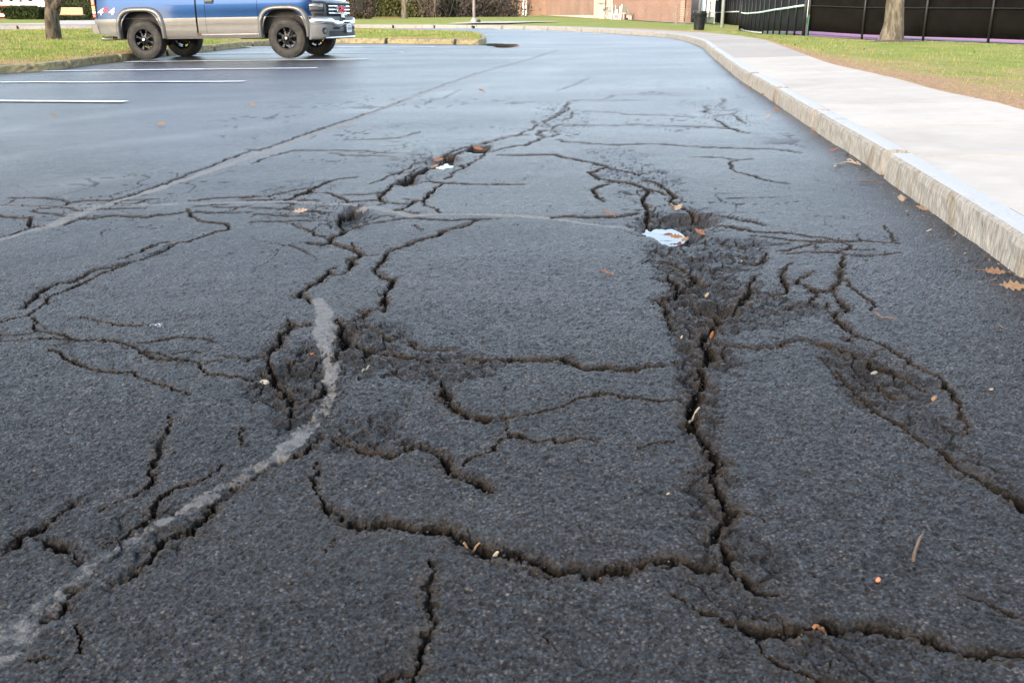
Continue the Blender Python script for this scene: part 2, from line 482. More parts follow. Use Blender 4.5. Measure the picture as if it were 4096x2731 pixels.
 (E_,.016,.035,[(780,165),(735,185),(740,215),(680,260),(620,310),(540,350),(470,395),(470,430),(540,455),(570,490)]),
 (E_,.012,.03,[(890,215),(830,230),(740,215)]),
 (B_,.013,.03,[(2160,880),(2050,930),(1960,960),(1790,1000),(1760,1035),(1650,1060),(1550,1085),(1490,1115),(1430,1140),(1340,1170),(1280,1210),(1270,1250),(1220,1290),(1190,1350),(1170,1370)]),
 (E_,.015,.035,[(1170,195),(1230,235),(1320,285),(1350,265),(1320,330),(1280,380),(1260,420),(1260,470),(1260,530),(1260,570)]),
 (E_,.010,.025,[(1280,400),(1220,412)]),
 (E_,.013,.03,[(1250,545),(1180,545),(1090,555),(1070,600),(1010,640),(940,670)]),
 (E_,.016,.035,[(570,680),(480,695),(390,690),(350,740),(300,790),(270,850),(210,910),(170,960),(80,980),(0,1010)]),
 (E_,.008,.02,[(390,690),(360,640)]),
 (E_,.018,.04,[(170,960),(170,1040),(190,1100),(215,1160),(220,1220),(280,1270),(310,1310),(340,1360),(370,1411),(390,1500),(400,1560)]),
 (E_,.008,.02,[(0,1190),(100,1195),(215,1215)]),
 (E_,.030,.045,[(820,640),(870,700),(880,800),(920,830),(860,880),(820,950),(790,1010)]),
 (E_,.018,.03,[(960,820),(990,870),(1100,960),(1250,980),(1400,990),(1550,1010),(1700,1040),(1850,1055)]),
 (E_,.022,.035,[(420,1020),(480,990),(560,980),(620,940)]),
 (E_,.022,.04,[(580,1390),(650,1360),(720,1330),(690,1240),(640,1210)]),
 (E_,.012,.022,[(1240,800),(1300,830),(1500,860),(1560,920),(1700,940),(1900,930)]),
 (E_,.008,.018,[(1040,690),(1150,720),(1240,780)]),
 (H_,.020,.045,[(380,115),(420,110),(560,85),(660,70),(800,85),(960,80),(1150,75),(1300,85),(1400,75),(1480,110),(1540,145),(1620,160),(1700,145),(1780,140),(1900,175),(1970,165),(2120,130),(2250,130)]),
 (H_,.015,.035,[(330,240),(360,300),(390,400),(420,470),(500,530),(600,570),(720,600),(830,610),(920,590)]),
 (H_,.010,.028,[(920,590),(1030,570),(1180,555),(1250,530),(1370,500),(1400,490),(1470,450),(1560,420),(1690,385),(1780,380),(1840,400),(1900,410),(2000,415),(2100,430),(2230,435)]),
 (H_,.014,.03,[(0,810),(100,800),(200,840),(260,870),(340,910),(400,960),(410,1050),(480,1085),(600,1110),(700,1150),(740,1180),(740,1240)]),
 (H_,.010,.028,[(840,780),(930,760),(1010,750),(1090,780),(1160,800),(1240,805),(1320,780),(1340,810),(1440,780),(1560,770),(1640,780),(1700,800)]),
 (H_,.009,.025,[(840,780),(800,870),(680,910),(570,950),(550,990)]),
 (H_,.008,.022,[(930,620),(930,680),(920,760)]),
 (H_,.006,.02,[(2000,830),(2100,825),(2200,800),(2352,780)]),
 (I_,.015,.04,[(150,500),(220,560),(290,590),(370,620),(440,625),(520,605),(600,620),(700,640),(860,640),(940,645),(980,690),(1000,730),(1070,750),(1140,785),(1230,790),(1340,800),(1450,840),(1500,880),(1580,900),(1680,880),(1760,900),(1810,915),(1870,885),(1980,880),(2060,870),(2129,860)]),
 (I_,.010,.025,[(150,500),(100,430),(90,330),(110,270),(120,230)]),
 (I_,.009,.028,[(800,830),(820,890),(770,990),(790,1060),(820,1130),(820,1210),(760,1270),(730,1340),(740,1440),(690,1520),(690,1600)]),
 (I_,.012,.03,[(690,1520),(600,1510),(560,1520),(520,1560)]),
 (I_,.012,.028,[(200,90),(330,130),(400,165),(520,190),(600,170),(700,130),(760,130)]),
 (I_,.006,.02,[(1480,1280),(1560,1330),(1600,1380)]),
 (I_,.005,.015,[(180,715),(210,700),(140,770)]),
 (J_,.010,.028,[(940,80),(915,170),(880,250),(890,300),(850,350),(850,410),(830,480),(790,510),(740,540),(640,570),(580,610)]),
 (J_,.014,.035,[(-60,880),(0,850),(60,820),(130,750),(210,715),(300,660),(350,610),(430,560)]),
 (J_,.013,.03,[(200,770),(260,780),(340,800),(410,850),(460,900)]),
 (J_,.018,.045,[(1790,200),(1690,290),(1540,335),(1450,395),(1300,475),(1200,555),(1150,640),(1050,730),(940,760),(870,850),(780,930),(680,990),(620,1040)]),
 (J_,.010,.03,[(1240,360),(1130,440),(1000,490),(880,560),(850,640),(760,710),(660,770),(600,790)]),
 (J_,.020,.04,[(230,1215),(340,1170),(400,1080),(430,1050)]),
 (J_,.009,.025,[(420,1250),(440,1310),(430,1360),(470,1400)]),
 (J_,.007,.02,[(1330,150),(1320,200),(1350,230),(1340,260)]),
 (J_,.014,.035,[(1600,0),(1610,60),(1610,110)]),
 (J_,.008,.022,[(150,1440),(200,1460),(250,1420)]),
 (K_,.011,.028,[(230,990),(250,1020),(240,1045),(260,1080),(330,1090),(430,1100),(490,1130),(560,1150),(680,1140),(790,1145),(880,1170),(960,1210),(1030,1240),(1080,1275),(1180,1280),(1280,1280),(1380,1300),(1410,1340),(1440,1380),(1500,1385),(1600,1400),(1720,1410),(1820,1420),(1890,1425)]),
 (K_,.008,.02,[(960,1210),(1100,1225),(1160,1250),(1260,1280)]),
 (K_,.007,.02,[(1200,1240),(1300,1220),(1400,1230)]),
 (K_,.006,.018,[(940,1160),(1060,1155),(1150,1130),(1240,1120),(1400,1130),(1500,1160)]),
 (K_,.008,.02,[(1420,1310),(1480,1290),(1560,1280)]),
 (K_,.010,.025,[(1540,1250),(1640,1270),(1760,1270),(1830,1240)]),
 (K_,.007,.02,[(-40,1150),(0,1150),(150,1155),(260,1135),(480,1140)]),
 (K_,.006,.018,[(370,1190),(450,1175),(540,1150)]),
 (K_,.008,.022,[(350,1215),(440,1240),(520,1300),(600,1330),(720,1355),(900,1365),(960,1390),(1050,1430),(1170,1460),(1330,1520)]),
 (K_,.006,.018,[(0,1110),(130,1110),(240,1095)]),
 (K_,.005,.016,[(560,985),(650,1000),(720,1015),(790,1035),(900,1040),(1050,1040)]),
]
# poured crack filler: (half width m, points in photo pixels)
SEAL = [
 (0.74,.050,[(-300,1040),(0,959),(85,932),(170,913),(238,887),(298,864),(361,840),(425,819),(489,796),(553,781),(617,760),(702,734),(787,704),(1000,628),(1128,585),(1213,551),(1276,530),(1370,500),(1650,390),(1770,344),(1913,295),(2052,258),(2137,232),(2230,202)]),
 (0.76,.034,[(-300,826),(0,825),(212,827),(383,823),(553,821),(723,817),(1000,812),(1170,809),(1340,815),(1425,820),(1510,834),(1595,851),(1638,863),(1723,859),(1850,856),(2000,859),(2170,871),(2340,894),(2510,909),(2587,924)]),
 (1.00,.034,[(1270,1195),(1293,1232),(1293,1264),(1298,1319),(1302,1374),(1306,1408)]),
 (0.80,.022,[(1306,1408),(1315,1451),(1323,1476),(1325,1505),(1315,1530)]),
 (0.66,.026,[(1320,1545),(1310,1600),(1291,1643),(1226,1715),(1169,1780),(1082,1852),(974,1910),(866,1968),(758,2033),(649,2091)]),
 (0.55,.014,[(649,2091),(570,2135),(505,2170),(382,2242),(289,2321),(231,2386)]),
 (0.52,.035,[(231,2386),(144,2466),(58,2560),(-60,2660),(-200,2760)]),
]
# broken, ravelled areas: (px, py, half width px, half height px, strength)
ROUGH = [(2720,900,190,75,1.0),(2830,1010,230,90,.9),(2800,1130,210,110,1.0),(2800,1260,150,110,1.0),(2800,1380,130,110,.9),
 (2790,1560,80,160,.7),(2830,1800,80,180,.6),(3000,1210,260,130,.6),(2560,720,160,80,.8),(2480,640,140,50,.6),
 (1480,1380,160,110,.9),(1170,1480,150,110,.9),(1230,1620,140,120,.8),(1780,1460,260,60,.6),(1390,880,90,50,.8),
 (1720,670,160,75,.7),(1900,600,120,40,.6),(3420,1470,150,80,.8),(3560,1560,220,110,.6),(3740,1720,160,120,.5),(3850,1850,160,110,.4),
 (2980,2300,260,200,.5),(2850,2080,110,160,.6),(1440,1760,180,90,.6),(1250,840,180,45,.5),(2890,460,110,60,.6),(2250,480,120,75,.5),
 (1180,760,180,40,.5),(600,2150,260,110,.35),(3400,2620,300,140,.35)]

# sampling grid: fine where the ground is seen close, coarse far off to the sides and behind
inv = np.linspace(1/1.18, 1/64.0, 860)
ys = np.concatenate([np.linspace(-4, 1.10, 26), 1/inv, [75, 95]])
ud = np.linspace(-0.60, 0.60, 1060)
side = 0.60 + np.cumsum(0.0022*1.105**np.arange(52))
us = np.concatenate([-side[::-1], ud, side])
NR, NC = len(ys), len(us)
Sy = np.maximum(ys, 1.1)
YY = np.repeat(ys[:, None], NC, 1)
XX = us[None, :]*Sy[:, None]
DYR = np.gradient(ys)[:, None]*np.ones((1, NC))
DXC = np.gradient(us)[None, :]*Sy[:, None]
dirt = np.zeros((NR, NC)); cdep = np.zeros((NR, NC)); sealm = np.zeros((NR, NC)); rough = np.zeros((NR, NC)); hole = np.zeros((NR, NC)); halo = np.zeros((NR, NC))

# warp so traced polylines get ragged edges
fr_ = 1/(1+(YY/6.0)**2)
wx = XX + 0.012*vnoise(XX*22, YY*22, 3) + (0.015*vnoise(XX*55, YY*55, 4) + 0.011*vnoise(XX*140, YY*140, 5))*fr_
wy = YY + 0.012*vnoise(XX*22+9, YY*22, 6) + (0.015*vnoise(XX*55+5, YY*55, 7) + 0.011*vnoise(XX*140, YY*140+3, 8))*fr_

def window(x0, x1, y0, y1):
    r0 = max(0, np.searchsorted(ys, y0)-1); r1 = min(NR, np.searchsorted(ys, y1)+1)
    if r1 <= r0: return None
    sy0, sy1 = Sy[r0], Sy[r1-1]
    ua = min(x0/sy0, x0/sy1); ub = max(x1/sy0, x1/sy1)
    c0 = max(0, np.searchsorted(us, ua)-1); c1 = min(NC, np.searchsorted(us, ub)+1)
    if c1 <= c0: return None
    return slice(r0, r1), slice(c0, c1)

def stroke(P, hw, fn, reach, aniso=True):
    """calls fn(window, distance/halfwidth, true/effective width) for each segment of a ground polyline"""
    for (a, b, wa, wb) in zip(P, P[1:], hw, hw[1:]):
        R = reach*max(wa, wb) + 0.05
        row = max(0, min(NR-1, np.searchsorted(ys, (a[1]+b[1])/2)))
        R2 = R + 2*abs(DYR[row, 0])
        w = window(min(a[0], b[0])-R, max(a[0], b[0])+R, min(a[1], b[1])-R2, max(a[1], b[1])+R2)
        if w is None: continue
        X = wx[w]; Y = wy[w]
        dx, dy = b[0]-a[0], b[1]-a[1]
        L2 = dx*dx+dy*dy+1e-12
        t = np.clip(((X-a[0])*dx+(Y-a[1])*dy)/L2, 0, 1)
        d = np.hypot(X-(a[0]+t*dx), Y-(a[1]+t*dy))
        h = wa+(wb-wa)*t
        if aniso:
            L = math.sqrt(L2)
            nx, ny = abs(dy)/L, abs(dx)/L
            he = np.maximum(h, 0.50*(nx*np.abs(DXC[w]) + ny*np.abs(DYR[w])))
        else: he = h
        fn(w, d/he, h/he)

def jag(P, amp):
    """break a polyline into short ragged pieces"""
    Q = [P[0]]
    for a, b in zip(P, P[1:]):
        L = math.hypot(b[0]-a[0], b[1]-a[1])
        n = max(1, min(6, int(L/0.05)))
        nx, ny = -(b[1]-a[1])/(L+1e-9), (b[0]-a[0])/(L+1e-9)
        for k in range(1, n):
            o = random.uniform(-1, 1)*min(amp, L*0.14)
            t = (k+random.uniform(-.2, .2))/n
            Q.append((a[0]+(b[0]-a[0])*t+nx*o, a[1]+(b[1]-a[1])*t+ny*o))
        Q.append(b)
    return Q

CRK = 0.56
CRACKP = []
for tile, hw, dep, pts in CR:
    P = [tuple(ground(*p)[:2]) for p in T(*tile, pts)]
    P = jag(P, 0.014)
    n = len(P)
    fac = .85 if hw < .010 else .66 if hw < .017 else .50
    ww = [fac*hw*random.uniform(0.5, 1.3) for _ in range(n)]
    for k in range(min(2, n)):
        ww[k] *= 0.5; ww[-1-k] *= 0.5
    def put(w, q, ratio, dep=dep, hw=hw):
        prof = np.clip((1.12-q)*2.6, 0, 1)
        att = ratio**(0.36+.5*sstep(6, 14, YY[w]))
        cdep[w] = np.maximum(cdep[w], .58*dep*prof*ratio**.6)
        brk = np.clip(.95+1.5*vnoise(XX[w]*13, YY[w]*13, 97)+.8*vnoise(XX[w]*33, YY[w]*33, 98), .30, 1) if hw < .0125 else 1.0
        dirt[w] = np.maximum(dirt[w], np.clip(1.7-q, 0, 1)*att*brk*(1-.5*sstep(6, 15, YY[w])))
        halo[w] = np.maximum(halo[w], np.clip(1.3-q/3.6, 0, 1)*.95*att**.6)
    stroke(P, ww, put, 4.8)
    CRACKP.append((P, ww))
    # crumbled shoulders of the wider cracks
    if hw >= 0.012:
        def putr(w, q, ratio):
            rough[w] = np.maximum(rough[w], np.clip(1-q, 0, 1)*0.75)
        stroke(P, [2.2*x+0.015 for x in ww], putr, 1.4, False)
for cap, hw, pts in SEAL:
    P = [tuple(p[:2]) for p in resample(catmull([Vector((*ground(*q)[:2], 0)) for q in pts], 5), step=0.12)]
    ww = [hw*(1+.28*math.sin(k*.9+hw*900)+.18*math.sin(k*2.3)+random.uniform(-.12, .12)) for k in range(len(P))]
    def puts(w, q, ratio, cap=cap):
        sealm[w] = np.maximum(sealm[w], np.clip((1.25-q)*1.1, 0, cap))
    stroke(P, ww, puts, 1.5)
dust = np.zeros((NR, NC))
for hw, st, pts in ((.22, .55, [(-200,800),(0,772),(430,715),(900,650),(1300,545)]), (.28, .5, [(-200,660),(0,640),(500,572),(1000,512),(1650,405),(2100,300)]), (.30, .4, [(-200,545),(0,520),(520,445),(1100,395)]), (.35, .4, [(2050,330),(2250,260),(2400,215)]), (.16, .45, [(3080,560),(3200,590),(3330,660)])):
    P = [tuple(p[:2]) for p in resample([Vector((*ground(*q)[:2], 0)) for q in pts], step=.3)]
    def putd(w, q, ratio, st=st):
        dust[w] = np.maximum(dust[w], st*np.clip(1.2-q, 0, 1)*np.clip(.6+1.3*vnoise(XX[w]*2.5, YY[w]*1.2, 99), 0, 1))
    stroke(P, [hw]*len(P), putd, 1.4, False)
for (px, py, hx, hy, st) in ROUGH:
    c = ground(px, py); ex = ground(px+hx, py); e1 = ground(px, py-hy); e2 = ground(px, py+hy)
    rx = abs(ex.x-c.x); ry = abs(e1.y-e2.y)/2; cy = (e1.y+e2.y)/2
    w = window(c.x-1.6*rx, c.x+1.6*rx, cy-1.6*ry, cy+1.6*ry)
    if w is None: continue
    q = np.hypot((XX[w]-c.x)/rx, (YY[w]-cy)/ry) + 0.7*vnoise(XX[w]*7, YY[w]*7, 21)
    rough[w] = np.maximum(rough[w], st*np.clip((1.15-q)*2.2, 0, 1))

def pit(px0, py0, px1, py1, depth, sharp=2.0, wob=.35):
    a = ground(px0, py0); b = ground(px1, py1)
    ym = [ground((px0+px1)/2, py0).y, ground((px0+px1)/2, py1).y]
    cx = (ground(px0, (py0+py1)/2).x+ground(px1, (py0+py1)/2).x)/2
    rx = abs(ground(px1, (py0+py1)/2).x-ground(px0, (py0+py1)/2).x)/2
    cy = sum(ym)/2; ry = abs(ym[1]-ym[0])/2
    w = window(cx-1.7*rx, cx+1.7*rx, cy-1.7*ry, cy+1.7*ry)
    q = np.hypot((XX[w]-cx)/rx, (YY[w]-cy)/ry) + wob*vnoise(XX[w]*11, YY[w]*11, 31)+.5*wob*vnoise(XX[w]*28, YY[w]*28, 33)
    hole[w] = np.maximum(hole[w], depth*np.clip((1.1-q)*sharp, 0, 1))
    return cx, cy, rx, ry
POT = pit(2560, 862, 2790, 975, .060, 2.0)
pit(2620, 845, 2880, 905, .045, 2.0)
pit(2760, 1205, 2965, 1262, .035, 3.0)
pit(1350, 825, 1450, 905, .050, 2.0)
pit(1690, 620, 1840, 670, .030, 2.0)
TR1 = pit(1735, 615, 1822, 668, .05, 2.0)
TR2 = pit(1870, 578, 1968, 608, .05, 2.0)
pit(1590, 700, 1690, 745, .03, 1.5)
pit(3400, 1440, 3520, 1520, .025, 1.5)
pit(1350, 1310, 1420, 1400, .035, 1.5)
pit(1060, 1440, 1290, 1550, .022, 1.2)
pit(2700, 1470, 2840, 1560, .02, 1.2)

near = 1-sstep(3.2, 6.5, YY)
Z = G(XX, YY)
Z = Z + 0.010*fbm(XX*0.9, YY*0.9, 40, 2)*(1-sstep(25, 40, YY)) + 0.004*fbm(XX*5, YY*5, 44, 2)*(1-sstep(8, 14, YY))
# crazing inside the broken areas
f1, f2, idc = worley(XX/0.075 + 0.35*vnoise(XX*25, YY*25, 51), YY/0.075 + 0.35*vnoise(XX*25, YY*25, 52), 60)
edge = np.clip(1-(f2-f1)/0.16, 0, 1)
lim0 = np.clip(0.022/np.abs(DYR), 0.15, 1)
Z -= rough*(lim0*(0.016*edge*(idc > 0.30) + 0.012*(idc-0.3)) + 0.010)
lim = np.clip(0.010/np.abs(DYR), 0, 1)
Z += rough*lim*(0.022*fbm(XX*42, YY*42, 70, 2)+0.012*np.abs(vnoise(XX*90, YY*90, 75)))+rough*(1-lim)*.012*fbm(XX*14, YY*9, 77, 1)
dirt = np.maximum(dirt, rough*edge*(idc > 0.30)*0.55)
# hairline crazing across the worn middle of the lot
for cell, thr, sd in ((0.62, 0.10, 201), (0.34, 0.16, 211)):
    h1, h2, hid = worley(XX/cell+0.5*vnoise(XX*5, YY*5, sd), YY/cell+0.5*vnoise(XX*5, YY*5, sd+1), sd+2)
    dist = (h2-h1)*cell*0.5
    he = np.maximum(0.0028, 0.30*(np.abs(DXC)+np.abs(DYR))*.5)
    gate = np.clip((fbm(XX*.8, YY*.8, sd+3, 2)-thr)*6, 0, 1)*(1-sstep(9, 15, YY))*sstep(2.8, 4.5, YY)*sstep(-3.4, -2.4, XX-YY*.30*0)*(0.35+0.65*sstep(.28, .5, vnoise(XX*3, YY*3, sd+4)+.5))
    line = np.clip(1.3-dist/he, 0, 1)*gate*np.clip(0.0035/he, .25, 1)**.5
    dirt = np.maximum(dirt, .75*line); halo = np.maximum(halo, .5*line); Z -= .006*line
# stones of the surface course, close to the camera
g1, g2, gid = worley(XX/0.0085, YY/0.0085, 80)
grain = (0.75-g1)*0.6+(gid-0.5)*0.7
keep = 1-0.8*np.clip((sealm-.35)*3, 0, 1)
Z += near*keep*(0.0040+0.0024*rough)*grain
Z += near*keep*0.0045*fbm(XX*85, YY*85, 85, 2)
# scattered missing stones
pk1, pk2, pkid = worley(XX/0.10+1.2*vnoise(XX*40, YY*40, 91), YY/0.10+1.2*vnoise(XX*40, YY*40, 92), 90)
pock = np.clip(1-pk1/(0.04+0.16*(pkid-.6)), 0, 1)*(pkid > 0.62)*keep*(1-sstep(5, 9, YY))
Z -= pock*0.006
dirt = np.maximum(dirt, pock*0.55)
sealg = np.clip((sealm-.35)*3, 0, 1)
open_ = np.clip(1-0.55*sealg, 0, 1)
Z -= cdep*open_*np.clip(.85+1.3*vnoise(XX*38, YY*38, 95)+.7*vnoise(XX*95, YY*95, 96), .25, 1.5) + hole
dirt *= np.clip(1-0.35*sealg, 0, 1); halo *= np.clip(1-.8*sealg, 0, 1)

# pavement stops at the kerb: beyond it the sub-base lies deep under lawn and sidewalk
KPX = [(4700,1620),(4400,1370),(4096,1115),(3901,970),(3744,862),(3622,775),(3520,698),(3361,594),(3212,493),(3120,429),(3042,371),(2974,334),(2926,295),(2889,262),(2838,218),(2808,190),(2767,174),(2719,161),(2660,151),(2600,146),(2565,144),(2446,135),(2327,128),(2179,120.5),(2000,115.5),(1894,113.5),(1690,112),(1438,111.5),(1100,112),(700,113),(240,115),(0,115.5),(-500,118)]
kk = [ground(*p) for p in KPX]
ku = np.array([p.x/p.y for p in kk])[::-1]; ky = np.array([p.y for p in kk])[::-1]
ratio_ = XX/np.maximum(YY, .25)
ylim = np.interp(ratio_, ku, ky)
sw_ = sstep(.08, .14, ratio_)
ylim = ylim*(1+.25*sw_)+1.0*(1-sw_)
kslope = (kk[2].x-kk[0].x)/(kk[2].y-kk[0].y)
xk_ = kk[0].x+kslope*(YY-kk[0].y)
ZB = Z.copy()
Z = np.where(((YY >= kk[0].y) & (YY > ylim) & (ratio_ < ku[-1])) | ((YY < kk[0].y*1.4) & (XX > xk_+.9)) | ((YY >= kk[0].y) & (ratio_ >= ku[-1]) & (XX > xk_+.9)), Z-1.1, Z)
kk = [Vector((kk[0].x+kslope*(y_-kk[0].y), y_, 0)) for y_ in (-5.0, -3.0, -1.0, .8)]+kk
for q_ in kk[:4]: q_.z = float(G(q_.x, q_.y))
def asphalt_z(x, y):
    """height of the modelled surface near a point"""
    r = min(NR-1, max(0, np.searchsorted(ys, y))); c = min(NC-1, max(0, np.searchsorted(us, x/max(y, 1.1))))
    return float(ZB[r, c])
def on_road(px, py, up=0.0):
    g = ground(px, py)
    return Vector((g.x, g.y, max(asphalt_z(g.x, g.y), g.z-0.03)+up))

m, n, l, b = newmat('asphalt')
tc = N(n, 'ShaderNodeTexCoord')
att = N(n, 'ShaderNodeAttribute', attribute_name='mask')
sep = N(n, 'ShaderNodeSeparateColor'); l.new(att.outputs['Color'], sep.inputs[0])
# stone colours
vo = N(n, 'ShaderNodeTexVoronoi', inp={'Scale': 118.0}); l.new(tc.outputs['Object'], vo.inputs['Vector'])
hs = N(n, 'ShaderNodeSeparateColor'); l.new(vo.outputs['Color'], hs.inputs[0])
stones = ramp(n, [(0.0, (.018,.019,.021)), (0.45, (.044,.046,.051)), (0.85, (.086,.089,.096)), (0.96, (.115,.106,.096)), (1.0, (.17,.15,.128))])
l.new(hs.outputs[0], stones.inputs[0])
binder = N(n, 'ShaderNodeMix', data_type='RGBA')          # dusty brown binder between the stones, darkened further to paint shaded gaps
bdr = ramp(n, [(0.28, 0.0), (0.58, .95)]); l.new(vo.outputs['Distance'], bdr.inputs[0]); l.new(bdr.outputs[0], binder.inputs[0])
l.new(stones.outputs[0], binder.inputs[6]); binder.inputs[7].default_value = (.0150,.0105,.0066,1)
big = N(n, 'ShaderNodeTexNoise', inp={'Scale': 0.9, 'Detail': 5.0, 'Roughness': .6}); l.new(tc.outputs['Object'], big.inputs['Vector'])
bigr0 = ramp(n, [(0.3, 0.70), (0.72, 1.42)]); l.new(big.outputs[0], bigr0.inputs[0])
med = N(n, 'ShaderNodeTexNoise', inp={'Scale': 17.0, 'Detail': 8.0, 'Roughness': .78}); l.new(tc.outputs['Object'], med.inputs['Vector'])
medr = ramp(n, [(0.34, 0.32), (0.50, 1.0), (0.66, 1.85)]); l.new(med.outputs[0], medr.inputs[0])
bigr = N(n, 'ShaderNodeMix', data_type='RGBA', blend_type='MULTIPLY'); bigr.inputs[0].default_value = 1
l.new(bigr0.outputs[0], bigr.inputs[6]); l.new(medr.outputs[0], bigr.inputs[7])
mul = N(n, 'ShaderNodeMix', data_type='RGBA', blend_type='MULTIPLY'); mul.inputs[0].default_value = 1
l.new(binder.outputs[2], mul.inputs[6]); l.new(bigr.outputs[2], mul.inputs[7])
# pale dust streaks drifting across the lot
mp = N(n, 'ShaderNodeMapping'); mp.inputs['Rotation'].default_value = (0, 0, math.radians(-62)); mp.inputs['Scale'].default_value = (0.30, 0.75, 1)
l.new(tc.outputs['Object'], mp.inputs[0])
du = N(n, 'ShaderNodeTexNoise', inp={'Scale': 1.0, 'Detail': 4.0, 'Roughness': .55}); l.new(mp.outputs[0], du.inputs['Vector'])
dur = ramp(n, [(0.52, 0.0), (0.70, 0.20)]); l.new(du.outputs[0], dur.inputs[0])
mdu = N(n, 'ShaderNodeMix', data_type='RGBA'); dat = N(n, 'ShaderNodeAttribute', attribute_name='dust'); dmx = N(n, 'ShaderNodeMath', operation='MAXIMUM'); l.new(dur.outputs[0], dmx.inputs[0]); l.new(dat.outputs['Fac'], dmx.inputs[1]); l.new(dmx.outputs[0], mdu.inputs[0]); l.new(mul.outputs[2], mdu.inputs[6]); mdu.inputs[7].default_value = (.105,.098,.088,1)
# ravelled areas show darker binder
mro = N(n, 'ShaderNodeMix', data_type='RGBA')
rf = N(n, 'ShaderNodeMath', operation='MULTIPLY', inp={1: .6}); l.new(sep.outputs[2], rf.inputs[0])
l.new(rf.outputs[0], mro.inputs[0]); l.new(mdu.outputs[2], mro.inputs[6]); mro.inputs[7].default_value = (.018,.0145,.0105,1)
# crack filler
sn = N(n, 'ShaderNodeTexNoise', inp={'Scale': 45.0, 'Detail': 4.0}); l.new(tc.outputs['Object'], sn.inputs['Vector'])
sr = ramp(n, [(0.35, (.115,.108,.097)), (0.65, (.170,.158,.140))]); l.new(sn.outputs[0], sr.inputs[0])
sn2 = N(n, 'ShaderNodeTexNoise', inp={'Scale': 30.0, 'Detail': 7.0, 'Roughness': .72}); l.new(tc.outputs['Object'], sn2.inputs['Vector'])
sv = N(n, 'ShaderNodeMath', operation='MULTIPLY_ADD', inp={1: 1.5}); l.new(sn2.outputs[0], sv.inputs[0]); l.new(sep.outputs[1], sv.inputs[2])
sm = ramp(n, [(0.0, 0.0), (1.0, 1.0)]); smr = N(n, 'ShaderNodeMapRange', interpolation_type='SMOOTHSTEP', inp={1: 1.20, 2: 1.42, 3: 0.0, 4: 1.0}); l.new(sv.outputs[0], smr.inputs[0]); l.new(smr.outputs[0], sm.inputs[0])
mse = N(n, 'ShaderNodeMix', data_type='RGBA'); l.new(sm.outputs[0], mse.inputs[0]); l.new(mro.outputs[2], mse.inputs[6]); l.new(sr.outputs[0], mse.inputs[7])
# soil packed into the cracks
dn = N(n, 'ShaderNodeTexNoise', inp={'Scale': 160.0, 'Detail': 3.0}); l.new(tc.outputs['Object'], dn.inputs['Vector'])
dr = ramp(n, [(0.3, (.003,.0026,.002)), (0.60, (.010,.0075,.005)), (0.80, (.036,.024,.013))]); l.new(dn.outputs[0], dr.inputs[0])
mha = N(n, 'ShaderNodeMix', data_type='RGBA'); hb = N(n, 'ShaderNodeMath', operation='MULTIPLY'); hbr = ramp(n, [(0.35, 0.15), (0.60, 1.0)]); l.new(med.outputs[0], hbr.inputs[0]); l.new(hbr.outputs[0], hb.inputs[0]); l.new(att.outputs['Alpha'], hb.inputs[1]); l.new(hb.outputs[0], mha.inputs[0]); l.new(mse.outputs[2], mha.inputs[6]); mha.inputs[7].default_value = (.062,.041,.022,1)
mdi = N(n, 'ShaderNodeMix', data_type='RGBA'); l.new(sep.outputs[0], mdi.inputs[0]); l.new(mha.outputs[2], mdi.inputs[6]); l.new(dr.outputs[0], mdi.inputs[7])
worn = N(n, 'ShaderNodeMix', data_type='RGBA', blend_type='MULTIPLY'); worn.inputs[0].default_value = 1  # scales the base colour by the painted sheen, not by wear
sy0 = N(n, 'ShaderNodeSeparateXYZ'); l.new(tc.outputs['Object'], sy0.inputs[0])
far_sheen = N(n, 'ShaderNodeMapRange', interpolation_type='SMOOTHSTEP', inp={1: 1.6, 2: 7.0, 3: 0.97, 4: 1.42}); l.new(sy0.outputs[1], far_sheen.inputs[0])   # colour lightened with distance to paint in the far sky sheen
l.new(mdi.outputs[2], worn.inputs[6]); l.new(far_sheen.outputs[0], worn.inputs[7])
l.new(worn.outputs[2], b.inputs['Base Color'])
# gloss: damp sheen in long patches, dull soil
wet = N(n, 'ShaderNodeTexNoise', inp={'Scale': 0.8, 'Detail': 4.0, 'Roughness': .6}); l.new(mp.outputs[0], wet.inputs['Vector'])
wr = ramp(n, [(0.35, 0.50), (0.65, 0.56)]); l.new(wet.outputs[0], wr.inputs[0])
# the surface gets tighter and more polished up the lot
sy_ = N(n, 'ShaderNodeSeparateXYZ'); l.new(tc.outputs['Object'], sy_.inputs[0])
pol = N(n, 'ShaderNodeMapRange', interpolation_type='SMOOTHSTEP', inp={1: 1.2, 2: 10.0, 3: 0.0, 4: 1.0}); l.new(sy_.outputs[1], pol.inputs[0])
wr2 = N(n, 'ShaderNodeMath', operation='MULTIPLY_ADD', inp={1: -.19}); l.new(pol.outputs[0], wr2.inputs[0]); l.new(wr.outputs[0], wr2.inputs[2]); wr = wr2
rmx = N(n, 'ShaderNodeMix', data_type='FLOAT'); l.new(sep.outputs[0], rmx.inputs[0]); l.new(wr.outputs[0], rmx.inputs[2]); rmx.inputs[3].default_value = .95
rm2 = N(n, 'ShaderNodeMix', data_type='FLOAT'); l.new(sm.outputs[0], rm2.inputs[0]); l.new(rmx.outputs[0], rm2.inputs[2]); rm2.inputs[3].default_value = .68
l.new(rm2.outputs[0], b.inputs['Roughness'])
spx = N(n, 'ShaderNodeMix', data_type='FLOAT'); l.new(sep.outputs[0], spx.inputs[0]); spx.inputs[2].default_value = .5; spx.inputs[3].default_value = .1
sp2 = N(n, 'ShaderNodeMix', data_type='FLOAT'); l.new(sm.outputs[0], sp2.inputs[0]); l.new(spx.outputs[0], sp2.inputs[2]); sp2.inputs[3].default_value = .36
